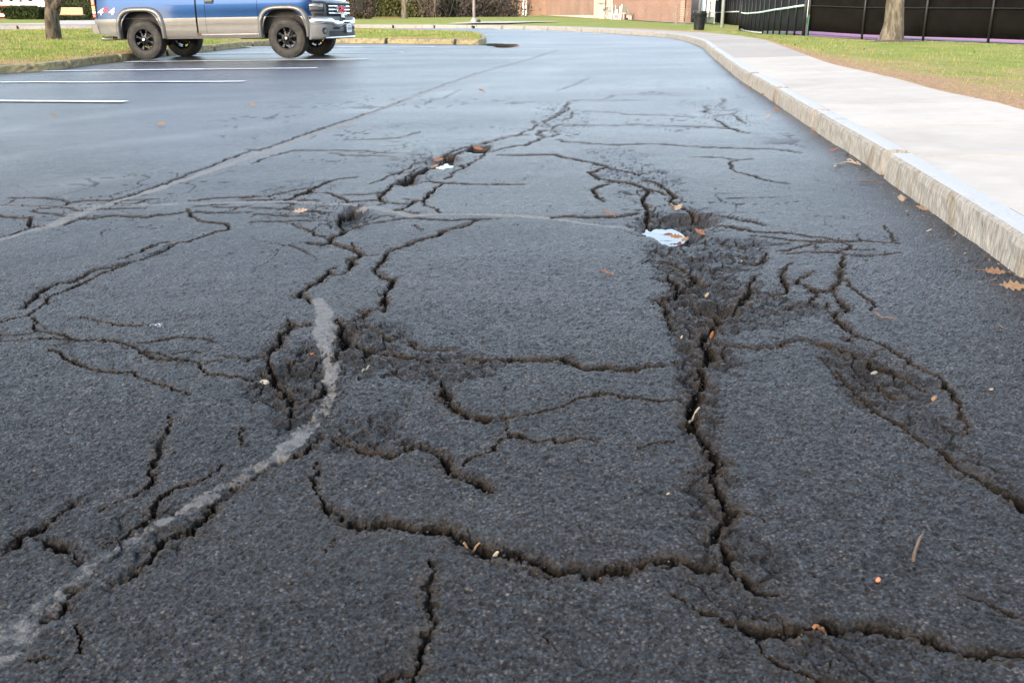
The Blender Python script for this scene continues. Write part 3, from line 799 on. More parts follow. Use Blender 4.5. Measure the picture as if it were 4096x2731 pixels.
l.new(sp2.outputs[0], b.inputs['Specular IOR Level'])
# fine relief
inv1 = N(n, 'ShaderNodeMath', operation='SUBTRACT', inp={0: .8}); l.new(vo.outputs['Distance'], inv1.inputs[1])
fn = N(n, 'ShaderNodeTexNoise', inp={'Scale': 240.0, 'Detail': 3.0}); l.new(tc.outputs['Object'], fn.inputs['Vector'])
ad = N(n, 'ShaderNodeMath', operation='ADD'); l.new(inv1.outputs[0], ad.inputs[0]); l.new(fn.outputs[0], ad.inputs[1])
ad2 = N(n, 'ShaderNodeMath', operation='MULTIPLY_ADD', inp={1: 2.2}); l.new(med.outputs[0], ad2.inputs[0]); l.new(ad.outputs[0], ad2.inputs[2]); ad = ad2
bs = N(n, 'ShaderNodeMath', operation='MULTIPLY_ADD', inp={1: -.62, 2: 1.0}, use_clamp=True); l.new(sm.outputs[0], bs.inputs[0])
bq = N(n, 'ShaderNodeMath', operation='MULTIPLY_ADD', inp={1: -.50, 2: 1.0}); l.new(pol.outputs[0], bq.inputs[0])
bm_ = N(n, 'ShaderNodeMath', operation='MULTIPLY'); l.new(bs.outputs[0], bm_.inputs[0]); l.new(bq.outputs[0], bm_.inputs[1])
bp = N(n, 'ShaderNodeBump', inp={'Distance': 0.0085}); l.new(ad.outputs[0], bp.inputs['Height']); l.new(bm_.outputs[0], bp.inputs['Strength'])
l.new(bp.outputs[0], b.inputs['Normal'])
MAT_ASPHALT = m

def sheet(name, X, Y, Zv, mat, mask=None, flat_to=None):
    nr, nc = X.shape
    me = bpy.data.meshes.new(name)
    nv = nr*nc
    co = np.empty((nv, 3), np.float32); co[:, 0] = X.ravel(); co[:, 1] = Y.ravel(); co[:, 2] = Zv.ravel()
    i = np.arange(nv, dtype=np.int32).reshape(nr, nc)
    q = np.stack([i[:-1, :-1], i[:-1, 1:], i[1:, 1:], i[1:, :-1]], -1).reshape(-1, 4)
    me.vertices.add(nv); me.vertices.foreach_set('co', co.ravel())
    me.loops.add(q.size); me.loops.foreach_set('vertex_index', q.ravel())
    me.polygons.add(len(q)); me.polygons.foreach_set('loop_start', np.arange(0, q.size, 4, dtype=np.int32))
    me.polygons.foreach_set('loop_total', np.full(len(q), 4, np.int32))
    me.polygons.foreach_set('use_smooth', np.ones(len(q), bool) if flat_to is None else (Y[:-1, :-1] > flat_to).ravel())
    me.update(calc_edges=True)
    if mask is not None:
        a = me.attributes.new('mask', 'FLOAT_COLOR', 'POINT')
        c = np.ones((nv, 4), np.float32)
        for k in range(len(mask)): c[:, k] = mask[k].ravel()
        a.data.foreach_set('color', c.ravel())
    me.materials.append(mat)
    o = bpy.data.objects.new(name, me); COL.objects.link(o)
    return o
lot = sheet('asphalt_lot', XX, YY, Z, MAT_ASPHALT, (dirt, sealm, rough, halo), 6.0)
da = lot.data.attributes.new('dust', 'FLOAT', 'POINT'); da.data.foreach_set('value', dust.ravel().astype(np.float32))
tag(lot, 'cracked dark asphalt of the parking lot with grey crack filler', 'pavement', kind='structure')

# the land under and beyond everything, out to the horizon
MAT_LAND = simple('land', (.07,.085,.03), .95, var=.3, scale=.05)
mb = MB(); R = 2500
mb.add([(-R,-R,-1.2),(R,-R,-1.2),(R,R,-1.2),(-R,R,-1.2)], [(0,1,2,3)])
tag(mb.build('ground', MAT_LAND), 'distant ground reaching the horizon', 'ground', kind='structure')

# standing water ------------------------------------------------------------
m, n, l, b = newmat('water')
b.inputs['Base Color'].default_value = (.012,.011,.009,1); b.inputs['Roughness'].default_value = .02
b.inputs['IOR'].default_value = 1.33; b.inputs['Specular IOR Level'].default_value = .5
tc = N(n, 'ShaderNodeTexCoord'); nz = N(n, 'ShaderNodeTexNoise', inp={'Scale': 9.0, 'Detail': 2.0}); l.new(tc.outputs['Object'], nz.inputs['Vector'])
bp = N(n, 'ShaderNodeBump', inp={'Strength': .12, 'Distance': .01}); l.new(nz.outputs[0], bp.inputs['Height']); l.new(bp.outputs[0], b.inputs['Normal'])
MAT_WATER = m
def puddle(cx, cy, rx, ry, drop, label, irr=0.0, seed=1, name='puddle'):
    rnd = random.Random(seed)
    z = float(G(cx, cy))-drop
    vs = [(cx, cy, z)]; nn = 40
    for k in range(nn):
        a = 2*PI*k/nn
        q = 1+irr*(math.sin(2*a+seed)+.6*math.sin(3*a+2*seed)+.4*rnd.uniform(-1, 1))
        vs.append((cx+rx*q*math.cos(a), cy+ry*q*math.sin(a), z))
    mb = MB(); mb.add(vs, [(0, 1+k, 1+(k+1) % nn) for k in range(nn)])
    return tag(mb.build(name, MAT_WATER), label, 'puddle', kind='structure')
puddle(POT[0]-.015, POT[1]+.03, POT[2]*.74, POT[3]*.72, .044, 'bright water standing in the broken pothole', .0)
puddle(TR1[0], TR1[1], TR1[2]*.8, TR1[3]*.85, .046, 'sliver of bright water in the long broken trench')
puddle(TR2[0], TR2[1], TR2[2]*.8, TR2[3]*.8, .052, 'dark water pooled in the hole at the trench end')
a = ground(1935, 184); c2 = ground(2078, 184); d1 = ground(2010, 172); d2 = ground(2010, 194)
puddle((a.x+c2.x)/2, (d1.y+d2.y)/2, abs(c2.x-a.x)/2, abs(d1.y-d2.y)/2*.72, -.009, 'dark puddle with brown reflections beside the island kerb tip', .22, 3)

# ================================================================== PAINTED STALL LINES
MAT_PAINT = simple('road_paint', (.72,.73,.74), .55, var=.06, scale=14, bump=.15, bscale=220, dirt=((.12,.12,.13), 34, .60, .70))
LINES = [((-320,405),(502,410),'white stall line lying clear of the island, its end farthest from the truck'),
         ((-320,334),(979,329),'white stall line second out from the truck'),
         ((175,287.5),(1268,275),'white stall line next to the one under the truck'),
         ((498,250),(1468,240),'white stall line running just beside the truck wheels'),
         ((745,219),(1616,212),'white stall line passing beneath the truck'),
         ((960,191.5),(1738,190.5),'white stall line beyond the truck, closest to the grassed kerb')]
for p0, p1, lab in LINES:
    a = ground(*p0); c = ground(*p1)
    d = (c-a); d.z = 0; L = d.length; d.normalize(); nrm = Vector((-d.y, d.x, 0))
    P = []
    nn = 46
    for i in range(nn):
        q = a+d*(L*i/(nn-1))
        row = []
        for s in (-.085, 0, .085):
            wob = .004*math.sin(i*2.1+s*40)
            pt = q+nrm*(s+wob)
            row.append((pt.x, pt.y, max(float(G(pt.x, pt.y)), asphalt_z(pt.x, pt.y))+.012))
        P.append(row)
    mb = MB(); mb.grid(P)
    tag(mb.build('parking_line', MAT_PAINT), lab, 'road marking', 'white stall lines', kind='structure')

# ================================================================== KERBS AND SIDEWALK
MAT_GRANITE = simple('split_granite', (.36,.325,.27), .88, var=.35, scale=42, bump=.8, bscale=60, stretch=(1,1,.3), dirt=((.24,.175,.10), 8, .54, .70), spec=.2)
MAT_GRANTOP = simple('sawn_granite', (.47,.46,.445), .75, var=.10, scale=60, bump=.2, bscale=120, dirt=((.30,.27,.22), 6, .6, .74))
MAT_YKERB = simple('worn_yellow_kerb', (.33,.27,.13), .8, var=.28, scale=30, bump=.4, bscale=70, dirt=((.17,.14,.10), 9, .50, .62))
MAT_CONC = simple('sidewalk_concrete', (.54,.475,.395), .85, var=.06, scale=5, rnd=.10, bump=.12, bscale=180, dirt=((.46,.40,.33), 1.2, .48, .7))
MAT_CONC2 = simple('older_sidewalk_concrete', (.42,.365,.305), .88, var=.06, scale=5, rnd=.12, bump=.12, bscale=180, dirt=((.35,.315,.275), 1.0, .5, .7))
KH = 0.155
kpts = kk
kpath = resample(catmull(kpts, 10), step=.12)
for _ in range(60):                       # fair the traced line
    kpath = [kpath[0]]+[(kpath[i-1]+kpath[i]*2+kpath[i+1])/4 for i in range(1, len(kpath)-1)]+[kpath[-1]]
def flatn(P, i):
    a = P[max(i-1, 0)]; c = P[min(i+1, len(P)-1)]
    d = c-a; d.z = 0; d.normalize()
    return d, Vector((d.y, -d.x, 0))        # direction, right-hand side (towards the sidewalk)
def kerb_run(path, side, parent, mat, hgt, wid, stone, seed=1, rag=.006, top=None):
    """single kerb stones swept along a path; side +1 = body lies right of the path"""
    rnd = random.Random(seed)
    s = arclen(path); L = s[-1]; d0 = 0.0; made = []
    while d0 < L-.3:
        ln = stone*rnd.uniform(.85, 1.15); d1 = min(L, d0+ln)
        idx = [i for i in range(len(path)) if d0+.006 <= s[i] <= d1-.006]
        if len(idx) < 2: d0 = d1; continue
        stepi = max(1, len(idx)//40)
        ii = idx[::stepi]
        if ii[-1] != idx[-1]: ii.append(idx[-1])
        off = rnd.uniform(-.006, .006); dz = rnd.uniform(-.004, .004)
        rows = []
        for k, i in enumerate(ii):
            dd, nn = flatn(path, i)
            nn = nn*side; p = path[i]; z0 = float(G(p.x, p.y))
            endk = 1.0 if 0 < k < len(ii)-1 else 0.0
            r = lambda: rnd.uniform(-rag, rag)*endk
            sec = [(off, -.12), (off+r(), .0), (off+.003+r(), hgt*.35), (off+.005+r(), hgt*.7), (off+.010+r()*.6, hgt-.018), (off+.028, hgt-.002+r()*.2), (off+wid*.5, hgt+.002), (wid, hgt), (wid, -.12)]
            rows.append([Vector((p.x, p.y, 0))+nn*a+Vector((0, 0, z0+zz+(dz if zz > .05 else 0))) for a, zz in sec])
        mb = MB(); mb.grid(rows); m_ = len(rows[0])
        mb.f.append(tuple(range(m_))); mb.f.append(tuple((len(rows)-1)*m_+j for j in reversed(range(m_))))
        o = mb.build('kerb_stone', mat, parent, smooth=False)
        if top is not None:
            o.data.materials.append(top)
            for pi, pl_ in enumerate(o.data.polygons):
                if len(pl_.vertices) == 4 and pi % 8 in (5, 6): pl_.material_index = 1
        made.append(o)
        d0 = d1
    return made
kerbR = empty('granite_kerb', kpath[0], 0, 'granite kerb curving along the concrete sidewalk', 'kerb', kind='structure')
kerbR.location = (0,0,0)
kerb_run(kpath, 1, kerbR, MAT_GRANITE, KH, .14, 2.3, 3, .004, MAT_GRANTOP)

# sidewalk outer edge
opx = [(4800,640),(4400,520),(4096,444),(3924,396),(3771,368),(3581,316),(3448,284),(3333,259),(3219,222),(3106,187),(3046,172),(2957,154),(2838,141),(2719,132),(2600,126),(2536,122),(2357,115),(2179,107.5),(2083,103),(1960,100),(1800,99),(1600,99.5),(1438,100),(1100,101),(700,101),(240,100),(0,101),(-500,103)]
opts = [ground(p[0], p[1], KH) for p in opx]
opts = [Vector((kk[k].x+1.74, kk[k].y, kk[k].z+KH)) for k in range(4)]+[Vector((kk[0].x+kslope*(y_-kk[0].y)+1.74, y_, .2)) for y_ in (2.5, 4.2)]+opts[1:]
opath = resample(catmull(opts, 8), step=.15)
onp = np.array([tuple(p) for p in opath])
side_root = empty('sidewalk', (0,0,0), 0, 'pale concrete sidewalk behind the granite kerb', 'sidewalk', kind='structure')
ks = arclen(kpath)
d0 = 0.6; slabi = 0
def kpoint(d):
    i = min(len(kpath)-2, max(0, int(np.searchsorted(ks, d))-1))
    dd, nn = flatn(kpath, i)
    t = (d-ks[i])/(ks[i+1]-ks[i]+1e-9)
    return kpath[i].lerp(kpath[i+1], t), nn
lastj = 0
def opposite(p, nn):
    global lastj
    d = np.hypot(onp[:, 0]-p.x, onp[:, 1]-p.y)
    d[:lastj] = 1e9
    if p.y > 27: return Vector((p.x+nn.x*1.55, p.y+nn.y*1.55, p.z))
    j = int(np.argmin(d)); lastj = j
    q = Vector(onp[j]); t = float(sstep(14, 26.5, p.y))
    return q.lerp(Vector((p.x+nn.x*1.55, p.y+nn.y*1.55, q.z)), t)
edges = []
d = 0.3
while d < ks[-1]-.5:
    p, nn = kpoint(d)
    edges.append((d, p, nn, opposite(p, nn)))
    d += .38
slab_edges = []
rnd = random.Random(5)
k0 = 0
SIDE_OUT = []
while k0 < len(edges)-2:
    dist = edges[k0][1].length
    ln = 4 if dist < 40 else 9
    k1 = min(len(edges)-1, k0+ln)
    rows = []
    dz = rnd.uniform(-.0025, .0025)
    for k in range(k0, k1+1):
        _, p, nn, q = edges[k]
        a = Vector((p.x, p.y, float(G(p.x, p.y))+KH-.004))+nn*.146
        c = Vector((q.x, q.y, float(G(q.x, q.y))+KH+.004))
        fr = .010
        if k == k0 or k == k1:
            nb = edges[k+1] if k == k0 else edges[k-1]
            t = .014/.38
            p2 = nb[1]; a2 = Vector((p2.x, p2.y, float(G(p2.x, p2.y))+KH-.004))+nb[2]*.146
            a = a.lerp(a2, t); c = c.lerp(Vector((nb[3].x, nb[3].y, c.z)), t)
        rows.append([a.lerp(c, t)+Vector((0, 0, dz)) for t in (0, .25, .5, .75, 1)])
        SIDE_OUT.append(c)
    mb = MB(); mb.grid(rows)
    ce = rows[0][2]
    o = mb.build('slab', MAT_CONC if ce.y < 15.2 else MAT_CONC2, side_root, bevel=0)
    md = o.modifiers.new('s', 'SOLIDIFY'); md.thickness = .10 if ce.y < 30 else .03; md.offset = -1 if False else 1
    # make sure thickness goes down
    o.data.update()
    if o.data.polygons[0].normal.z < 0:
        o.data.flip_normals()
    md.offset = -1
    k0 = k1
# joint bed under the slabs (dark gaps)
MAT_JOINT = simple('joint_soil', (.06,.05,.035), .95, var=.3, scale=20)
rows = []
for (_, p, nn, q) in edges:
    a = Vector((p.x, p.y, float(G(p.x, p.y))+KH-.08))+nn*.13
    c = Vector((q.x, q.y, float(G(q.x, q.y))+KH-.08))
    rows.append([a, a.lerp(c, .5), c])
mb = MB(); mb.grid(rows); mb.build('joint_bed', MAT_JOINT, side_root)

# island kerb
ipx = [(-500,345),(-250,318),(0,296),(102,289),(204,282),(306,269),(425,252),(544,238),(700,221),(850,204),(966,192),(1060,184),(1200,177),(1367,174.5),(1554,175.5),(1792,179),(1880,180),(1925,179),(1942,174),(1945,166),(1933,155),(1874,144),(1690,135.5),(1554,130),(1435,126),(900,127),(375,128.5),(180,132),(0,135),(-500,142)]
ipath = resample(catmull([ground(*p) for p in ipx], 8), step=.12)
kerbI = empty('yellow_island_kerb', (0,0,0), 0, 'worn yellow painted kerb around the grass island', 'kerb', kind='structure')
kerb_run(ipath, -1, kerbI, MAT_YKERB, .15, .15, 2.4, 9, .008)

# ================================================================== LAWNS
m, n, l, b = newmat('lawn')
tc = N(n, 'ShaderNodeTexCoord')
n1 = N(n, 'ShaderNodeTexNoise', inp={'Scale': .9, 'Detail': 6.0, 'Roughness': .62}); l.new(tc.outputs['Object'], n1.inputs['Vector'])
n2 = N(n, 'ShaderNodeTexNoise', inp={'Scale': 22.0, 'Detail': 5.0, 'Roughness': .7}); l.new(tc.outputs['Object'], n2.inputs['Vector'])
att = N(n, 'ShaderNodeAttribute', attribute_name='dry')
add = N(n, 'ShaderNodeMath', operation='ADD'); l.new(n1.outputs[0], add.inputs[0]); l.new(att.outputs['Fac'], add.inputs[1])
c1 = ramp(n, [(0.36, (.215,.270,.040)), (0.54, (.30,.31,.070)), (0.70, (.42,.29,.125)), (.95, (.42,.26,.14))]); l.new(add.outputs[0], c1.inputs[0])
c2 = ramp(n, [(0.28, .42), (0.72, 1.45)]); l.new(n2.outputs[0], c2.inputs[0])
mx = N(n, 'ShaderNodeMix', data_type='RGBA', blend_type='MULTIPLY'); mx.inputs[0].default_value = 1
l.new(c1.outputs[0], mx.inputs[6]); l.new(c2.outputs[0], mx.inputs[7]); l.new(mx.outputs[2], b.inputs['Base Color'])
b.inputs['Roughness'].default_value = .95; b.inputs['Specular IOR Level'].default_value = .15
bp = N(n, 'ShaderNodeBump', inp={'Strength': .8, 'Distance': .03}); l.new(n2.outputs[0], bp.inputs['Height']); l.new(bp.outputs[0], b.inputs['Normal'])
MAT_LAWN = m
MAT_BLADE = simple('grass_blades', (.20,.24,.045), .8, var=.45, scale=1.6, spec=.2, dirt=((.40,.29,.12), .9, .48, .64))
MAT_DRY = simple('dry_grass', (.36,.265,.14), .85, var=.35, scale=2.5, spec=.15)
GR = []      # grass sample spots: (x, y, z, size)
def lawn(name, label, rows, dry):
    """rows: list of lists of points; dry: matching list of dryness"""
    X = np.array([[p[0] for p in r] for r in rows]); Y = np.array([[p[1] for p in r] for r in rows]); Zz = np.array([[p[2] for p in r] for r in rows])
    Zz = Zz + .012*fbm(X*2.3, Y*2.3, 120, 2)
    o = sheet(name, X, Y, Zz, MAT_LAWN)
    a = o.data.attributes.new('dry', 'FLOAT', 'POINT'); a.data.foreach_set('value', np.array(dry, np.float32).ravel())
    if o.data.polygons[0].normal.z < 0: o.data.flip_normals()
    tag(o, label, 'lawn', kind='structure')
    return X, Y, Zz
def sow(X, Y, Zz, dryv, count, rnd, hmin, hmax, yl):
    """spots for blades, spread over the sheet by area"""
    nr, nc = X.shape
    a = np.abs((X[1:, 1:]-X[:-1, :-1])*(Y[1:, :-1]-Y[:-1, 1:])-(Y[1:, 1:]-Y[:-1, :-1])*(X[1:, :-1]-X[:-1, 1:]))/2
    wgt = a/np.maximum(Y[:-1, :-1], 4)**1.3*(Y[:-1, :-1] < yl)
    p = (wgt/wgt.sum()).ravel()
    ix = rnd.choice(len(p), count, p=p)
    i, j = ix//(nc-1), ix % (nc-1)
    u, v = rnd.random(count), rnd.random(count)
    f = lambda A: (A[i, j]*(1-u)+A[i+1, j]*u)*(1-v)+(A[i, j+1]*(1-u)+A[i+1, j+1]*u)*v
    dv = f(dryv)+.55*fbm(f(X)*1.3, f(Y)*1.3, 300, 3)+rnd.uniform(-.1, .1, count)
    GR.append(np.stack([f(X), f(Y), f(Zz), rnd.uniform(hmin, hmax, count)*np.where(dv > .3, .55, 1), dv], 1))

# island
near_e = ipath[:int(len(ipath)*.62)]
half = max(range(len(ipath)), key=lambda i: ipath[i].x)
e1 = resample([p+flatn(ipath, i)[1]*-.14 for i, p in enumerate(ipath[:half+1])], n=150)
e2 = resample([p+flatn(ipath, min(i+half, len(ipath)-1))[1]*-.14 for i, p in enumerate(ipath[half:])][::-1], n=150)
rows = []; dry = []
for a, c in zip(e1, e2):
    r = []; dr = []
    for k in range(15):
        t = k/14; t2 = t
        p = a.lerp(c, t2)
        w = (a-c).length
        r.append((p.x, p.y, float(G(p.x, p.y))+.150+.06*math.sin(PI*t)*min(1, w/6)))
        dd = min(t, 1-t)*w
        dr.append(.26*math.exp(-dd/.55)-.03)
    rows.append(r); dry.append(dr)
IS = lawn('grass_island', 'grass island inside the yellow kerb behind the truck', rows, dry)
sow(*IS, np.array(dry), 26000, RNG, .03, .07, 40)

# lawn between sidewalk and tennis fence
FENCE_R = [(3228,146,49.0),(3446,161,46.0),(3690,172,42.8),(3950,181,40.4),(4230,193,38.0),(4520,206,35.6)]
fpts = [at(*p) for p in FENCE_R]
fR = resample(fpts, n=60)
so = [p for p in SIDE_OUT if p.y < 48]
so = [p for i, p in enumerate(so) if i == 0 or (p-so[i-1]).length > .05]
left_f = [at(3226,146,49), at(3117,139,62), at(3033,136,74), at(2959,120,88), at(2955,116,92), at(2925,111,104), at(2858,97,138)]
outer = resample([Vector((34, -6, .25)), Vector((30, 12, .2)), at(4800,230,32)]+list(reversed(fpts))+left_f[1:], n=200)
inner = resample([p for p in SIDE_OUT], step=.25)
inner = [p for p in inner if p.y < 46.5]
inner = resample(inner, n=200)

rows = []; dry = []
TREE_R = at(3560, 170, 32)
for i in range(200):
    a = inner[i]; c = outer[i]
    r = []; dr = []
    for k in range(22):
        t = (k/21)**1.35
        p = a.lerp(c, t)
        dd = (p-a).length
        z = p.z+(.02 if k else -.012)
        q = math.hypot(p.x-TREE_R.x, p.y-TREE_R.y)
        z += (TREE_R.z-p.z)*math.exp(-(q/5)**2)
        r.append((p.x, p.y, z))
        dr.append(.52*math.exp(-dd/1.5)+.10*math.exp(-dd/4)-.02)
    rows.append(r); dry.append(dr)
RL = lawn('side_lawn', 'lawn between the sidewalk and the tennis fence', rows, dry)
sow(*RL, np.array(dry), 110000, RNG, .025, .06, 42)

# rising lawn beyond the far kerb: heights by bearing and distance
PXC = [-700,0,400,1000,1500,1900,2100,2190,2375,2560,2750,2860]
DRW = [57,63,72,80,100,150,230,420]
ZT = {57:[.55,.56,.56,.57,.57,.57,.57,.56,.53,.50,.50,.45], 63:[.58,.58,.58,.62,.66,.68,.66,.65,.60,.54,.50,.42],
      72:[.70,.70,.70,.74,.78,.80,.76,.74,.66,.56,.48,.38], 80:[.76,.76,.76,.80,.87,.88,.84,.80,.70,.58,.47,.34],
      100:[.86,.86,.86,.95,1.0,1.02,.98,.95,.80,.62,.46,.26], 150:[1.0,1.0,1.0,1.1,1.15,1.2,1.22,1.25,.9,.70,.46,.16],
      230:[1.1]*8+[.9,.7,.46,.16], 420:[1.2]*8+[.9,.7,.5,.3]}
UC = [ray(p, 67)[0] for p in PXC]
def far_z(x, D):
    u = x/D
    dk = min(max(D, DRW[0]), DRW[-1])
    i = min(len(DRW)-2, max(0, int(np.searchsorted(DRW, dk))-1))
    za = np.interp(u, UC, ZT[DRW[i]]); zb = np.interp(u, UC, ZT[DRW[i+1]])
    t = (dk-DRW[i])/(DRW[i+1]-DRW[i])
    return float(za*(1-t)+zb*t)
def far(px, D, up=0.0):
    x = ray(px, 67)[0]*D
    return Vector((x, D, far_z(x, D)+up))
inner2 = [Vector((.225*54, 54, .36)), Vector((.19*52, 52, .40))]+[p for p in SIDE_OUT if p.y > 43.0]
inner2 = resample(inner2, n=150)
rows = []; dry = []
DD = [0, .25, .8, 2, 4, 7, 11, 16, 24, 34, 46, 62, 84, 120, 180, 340]
for a in inner2:
    r = []; dr = []
    for dd in DD:
        k = 1+dd/a.y
        x, y = a.x*k, a.y*k
        t = min(1, dd/8)
        z = (a.z-.012)*(1-t)+far_z(x, y)*t if dd else a.z-.02
        r.append((x, y, z)); dr.append(.34*math.exp(-dd/1.2)-.02+.12*math.exp(-((y-97)/7)**2))
    rows.append(r); dry.append(dr)
FL = lawn('far_lawn', 'lawn rising to the brick school beyond the far kerb', rows, dry)
# concrete walks across the far lawn
def walk(name, label, pts, mat):
    mb = MB(); P = []
    for (pa, pb) in pts:
        P.append([pa, pa.lerp(pb, .5), pb])
    mb.grid(P)
    o = mb.build(name, mat)
    if o.data.polygons[0].normal.z < 0: o.data.flip_normals()
    return tag(o, label, 'path', kind='structure')
def fz(px, py, D, up=.03):
    p = at(px, py, D); return Vector((p.x, p.y, max(p.z, far_z(p.x, D)+up)))
walk('path', 'concrete path branching from the sidewalk past the lamp post', [(far(1790, 59.5, .05), far(1810, 61, .05)), (far(1900, 60, .05), far(1900, 64, .05)), (far(2020, 60.5, .05), far(2020, 66, .05)), (far(2130, 63.5, .05), far(2130, 67, .05)), (far(2230, 67, .05), far(2230, 69, .05))], MAT_CONC)
walk('path', 'grey path along the foot of the brick school wall', [(far(2440, 120, .05), far(2440, 126, .05)), (far(2530, 104, .05), far(2530, 118, .05)), (far(2640, 92, .05), far(2640, 116, .05)), (far(2745, 88, .05), far(2745, 112, .05)), (far(2775, 92, .05), far(2775, 104, .05))], MAT_CONC2)
walk('path', 'pale concrete apron in front of the park bench', [(far(-600, 57.5, .04), far(-600, 61, .06)), (far(0, 57.5, .04), far(0, 62, .06)), (far(180, 57.5, .04), far(180, 64, .06)), (far(235, 57.5, .04), far(235, 73, .06)), (far(400, 57.5, .04), far(400, 76, .06)), (far(600, 57.5, .04), far(600, 74, .06))], MAT_CONC)

# grass blades standing on the near lawns
g = np.concatenate(GR)
nb = len(g)
ang = RNG.uniform(0, 2*PI, nb); lean = RNG.uniform(.1, .7, nb); la = RNG.uniform(0, 2*PI, nb)
wd = .0035+.00028*g[:, 1]
hx, hy = np.cos(ang)*wd, np.sin(ang)*wd
V = np.empty((nb, 3, 3), np.float32)
V[:, 0] = np.stack([g[:, 0]-hx, g[:, 1]-hy, g[:, 2]-.01], 1)
V[:, 1] = np.stack([g[:, 0]+hx, g[:, 1]+hy, g[:, 2]-.01], 1)
V[:, 2] = np.stack([g[:, 0]+np.cos(la)*lean*g[:, 3], g[:, 1]+np.sin(la)*lean*g[:, 3], g[:, 2]+g[:, 3]], 1)
me = bpy.data.meshes.new('grass')
me.vertices.add(nb*3); me.vertices.foreach_set('co', V.ravel())
me.loops.add(nb*3); me.loops.foreach_set('vertex_index', np.arange(nb*3, dtype=np.int32))
me.polygons.add(nb); me.polygons.foreach_set('loop_start', np.arange(0, nb*3, 3, dtype=np.int32)); me.polygons.foreach_set('loop_total', np.full(nb, 3, np.int32))
me.update(calc_edges=True); me.materials.append(MAT_BLADE); me.materials.append(MAT_DRY)
me.polygons.foreach_set('material_index', (g[:, 4] > .16).astype(np.int32))
o = bpy.data.objects.new('grass', me); COL.objects.link(o)
tag(o, 'short yellow green grass blades on the lawns', 'grass', kind='stuff')

# ================================================================== PICKUP TRUCK
MAT_BLUE = simple('blue_metallic_paint', (.0015,.026,.090), .26, metal=.75, var=.05, scale=3, coat=.35)
MAT_PEW = simple('pewter_paint', (.135,.130,.120), .42, metal=.45, var=.06, scale=5, coat=.35, dirt=((.20,.165,.12), 5, .58, .78))
MAT_FASC = simple('grey_fascia', (.075,.077,.078), .5, var=.06, scale=6, coat=.2)
MAT_PLAST = simple('grey_bumper_plastic', (.14,.138,.132), .62, var=.08, scale=12, bump=.05)
MAT_CHROME = simple('chrome', (.85,.86,.87), .08, metal=1.0, var=.02, scale=6)
MAT_BLACK = simple('black_trim', (.012,.012,.013), .55, var=.2, scale=12)
MAT_SEAM = simple('panel_gap_black', (.006,.006,.006), .8, var=.2, scale=12)  # near-black fill painted where gaps, slots and grille openings are shaded
MAT_UNDER = simple('underbody', (.022,.019,.016), .85, var=.35, scale=8, dirt=((.10,.055,.025), 5, .6, .75))
MAT_TYRE = simple('dusty_tyre_rubber', (.038,.035,.031), .9, var=.25, scale=18, bump=.2, dirt=((.085,.073,.055), 6, .45, .72))
MAT_RIM = simple('gloss_black_rim', (.006,.006,.007), .40, metal=.0, var=.1, scale=10, spec=.35)
MAT_SILVER = simple('silver_cap', (.60,.61,.62), .25, metal=1.0, var=.05, scale=20)
MAT_GLASS = simple('dark_window_glass', (.02,.025,.03), .06, var=.05, scale=4, spec=.8)
MAT_LENS = simple('headlight_lens', (.20,.19,.185), .08, metal=.6, var=.5, scale=16, coat=1.0)
MAT_RED = simple('red_lens', (.45,.02,.02), .15, var=.15, scale=20, coat=.8)
MAT_AMBER = simple('amber_lens', (.80,.28,.02), .15, var=.1, scale=20, coat=.8)
MAT_WHITEL = simple('white_lens', (.75,.74,.70), .2, var=.08, scale=20, coat=.6)
MAT_DECALW = simple('white_decal', (.80,.80,.80), .4, var=.03, scale=8)
MAT_DECALR = simple('red_decal', (.75,.02,.04), .4, var=.03, scale=8)
MAT_STEEL = simple('exhaust_steel', (.62,.60,.56), .22, metal=1.0, var=.1, scale=14)
MAT_RUST = simple('rusty_pipe', (.10,.055,.03), .8, var=.3, scale=14)

fw = ground(1172, 236); rw = ground(588, 242)
hd = fw-rw
TRZ = math.atan2(hd.y, hd.x)-math.radians(2.0)
TRK = empty('pickup_truck', (0,0,0), 0, 'blue over pewter pickup truck parked with its rear wheel at the island kerb', 'pickup truck')
WB = 3.38; WR = .415; HT = .835           # wheelbase, wheel radius, half track (tyre centre)
fwd = Vector((math.cos(TRZ), math.sin(TRZ), 0)); lft = Vector((-fwd.y, fwd.x, 0))
base = rw + lft*(HT+.12)                  # rear axle centre on the ground
zr = float(G(base.x, base.y)); ff = base+fwd*WB; zf = float(G(ff.x, ff.y))
TRK.location = (base.x, base.y, zr+.004)
TRK.rotation_euler = (0, -math.atan2(zf-zr, WB), TRZ)

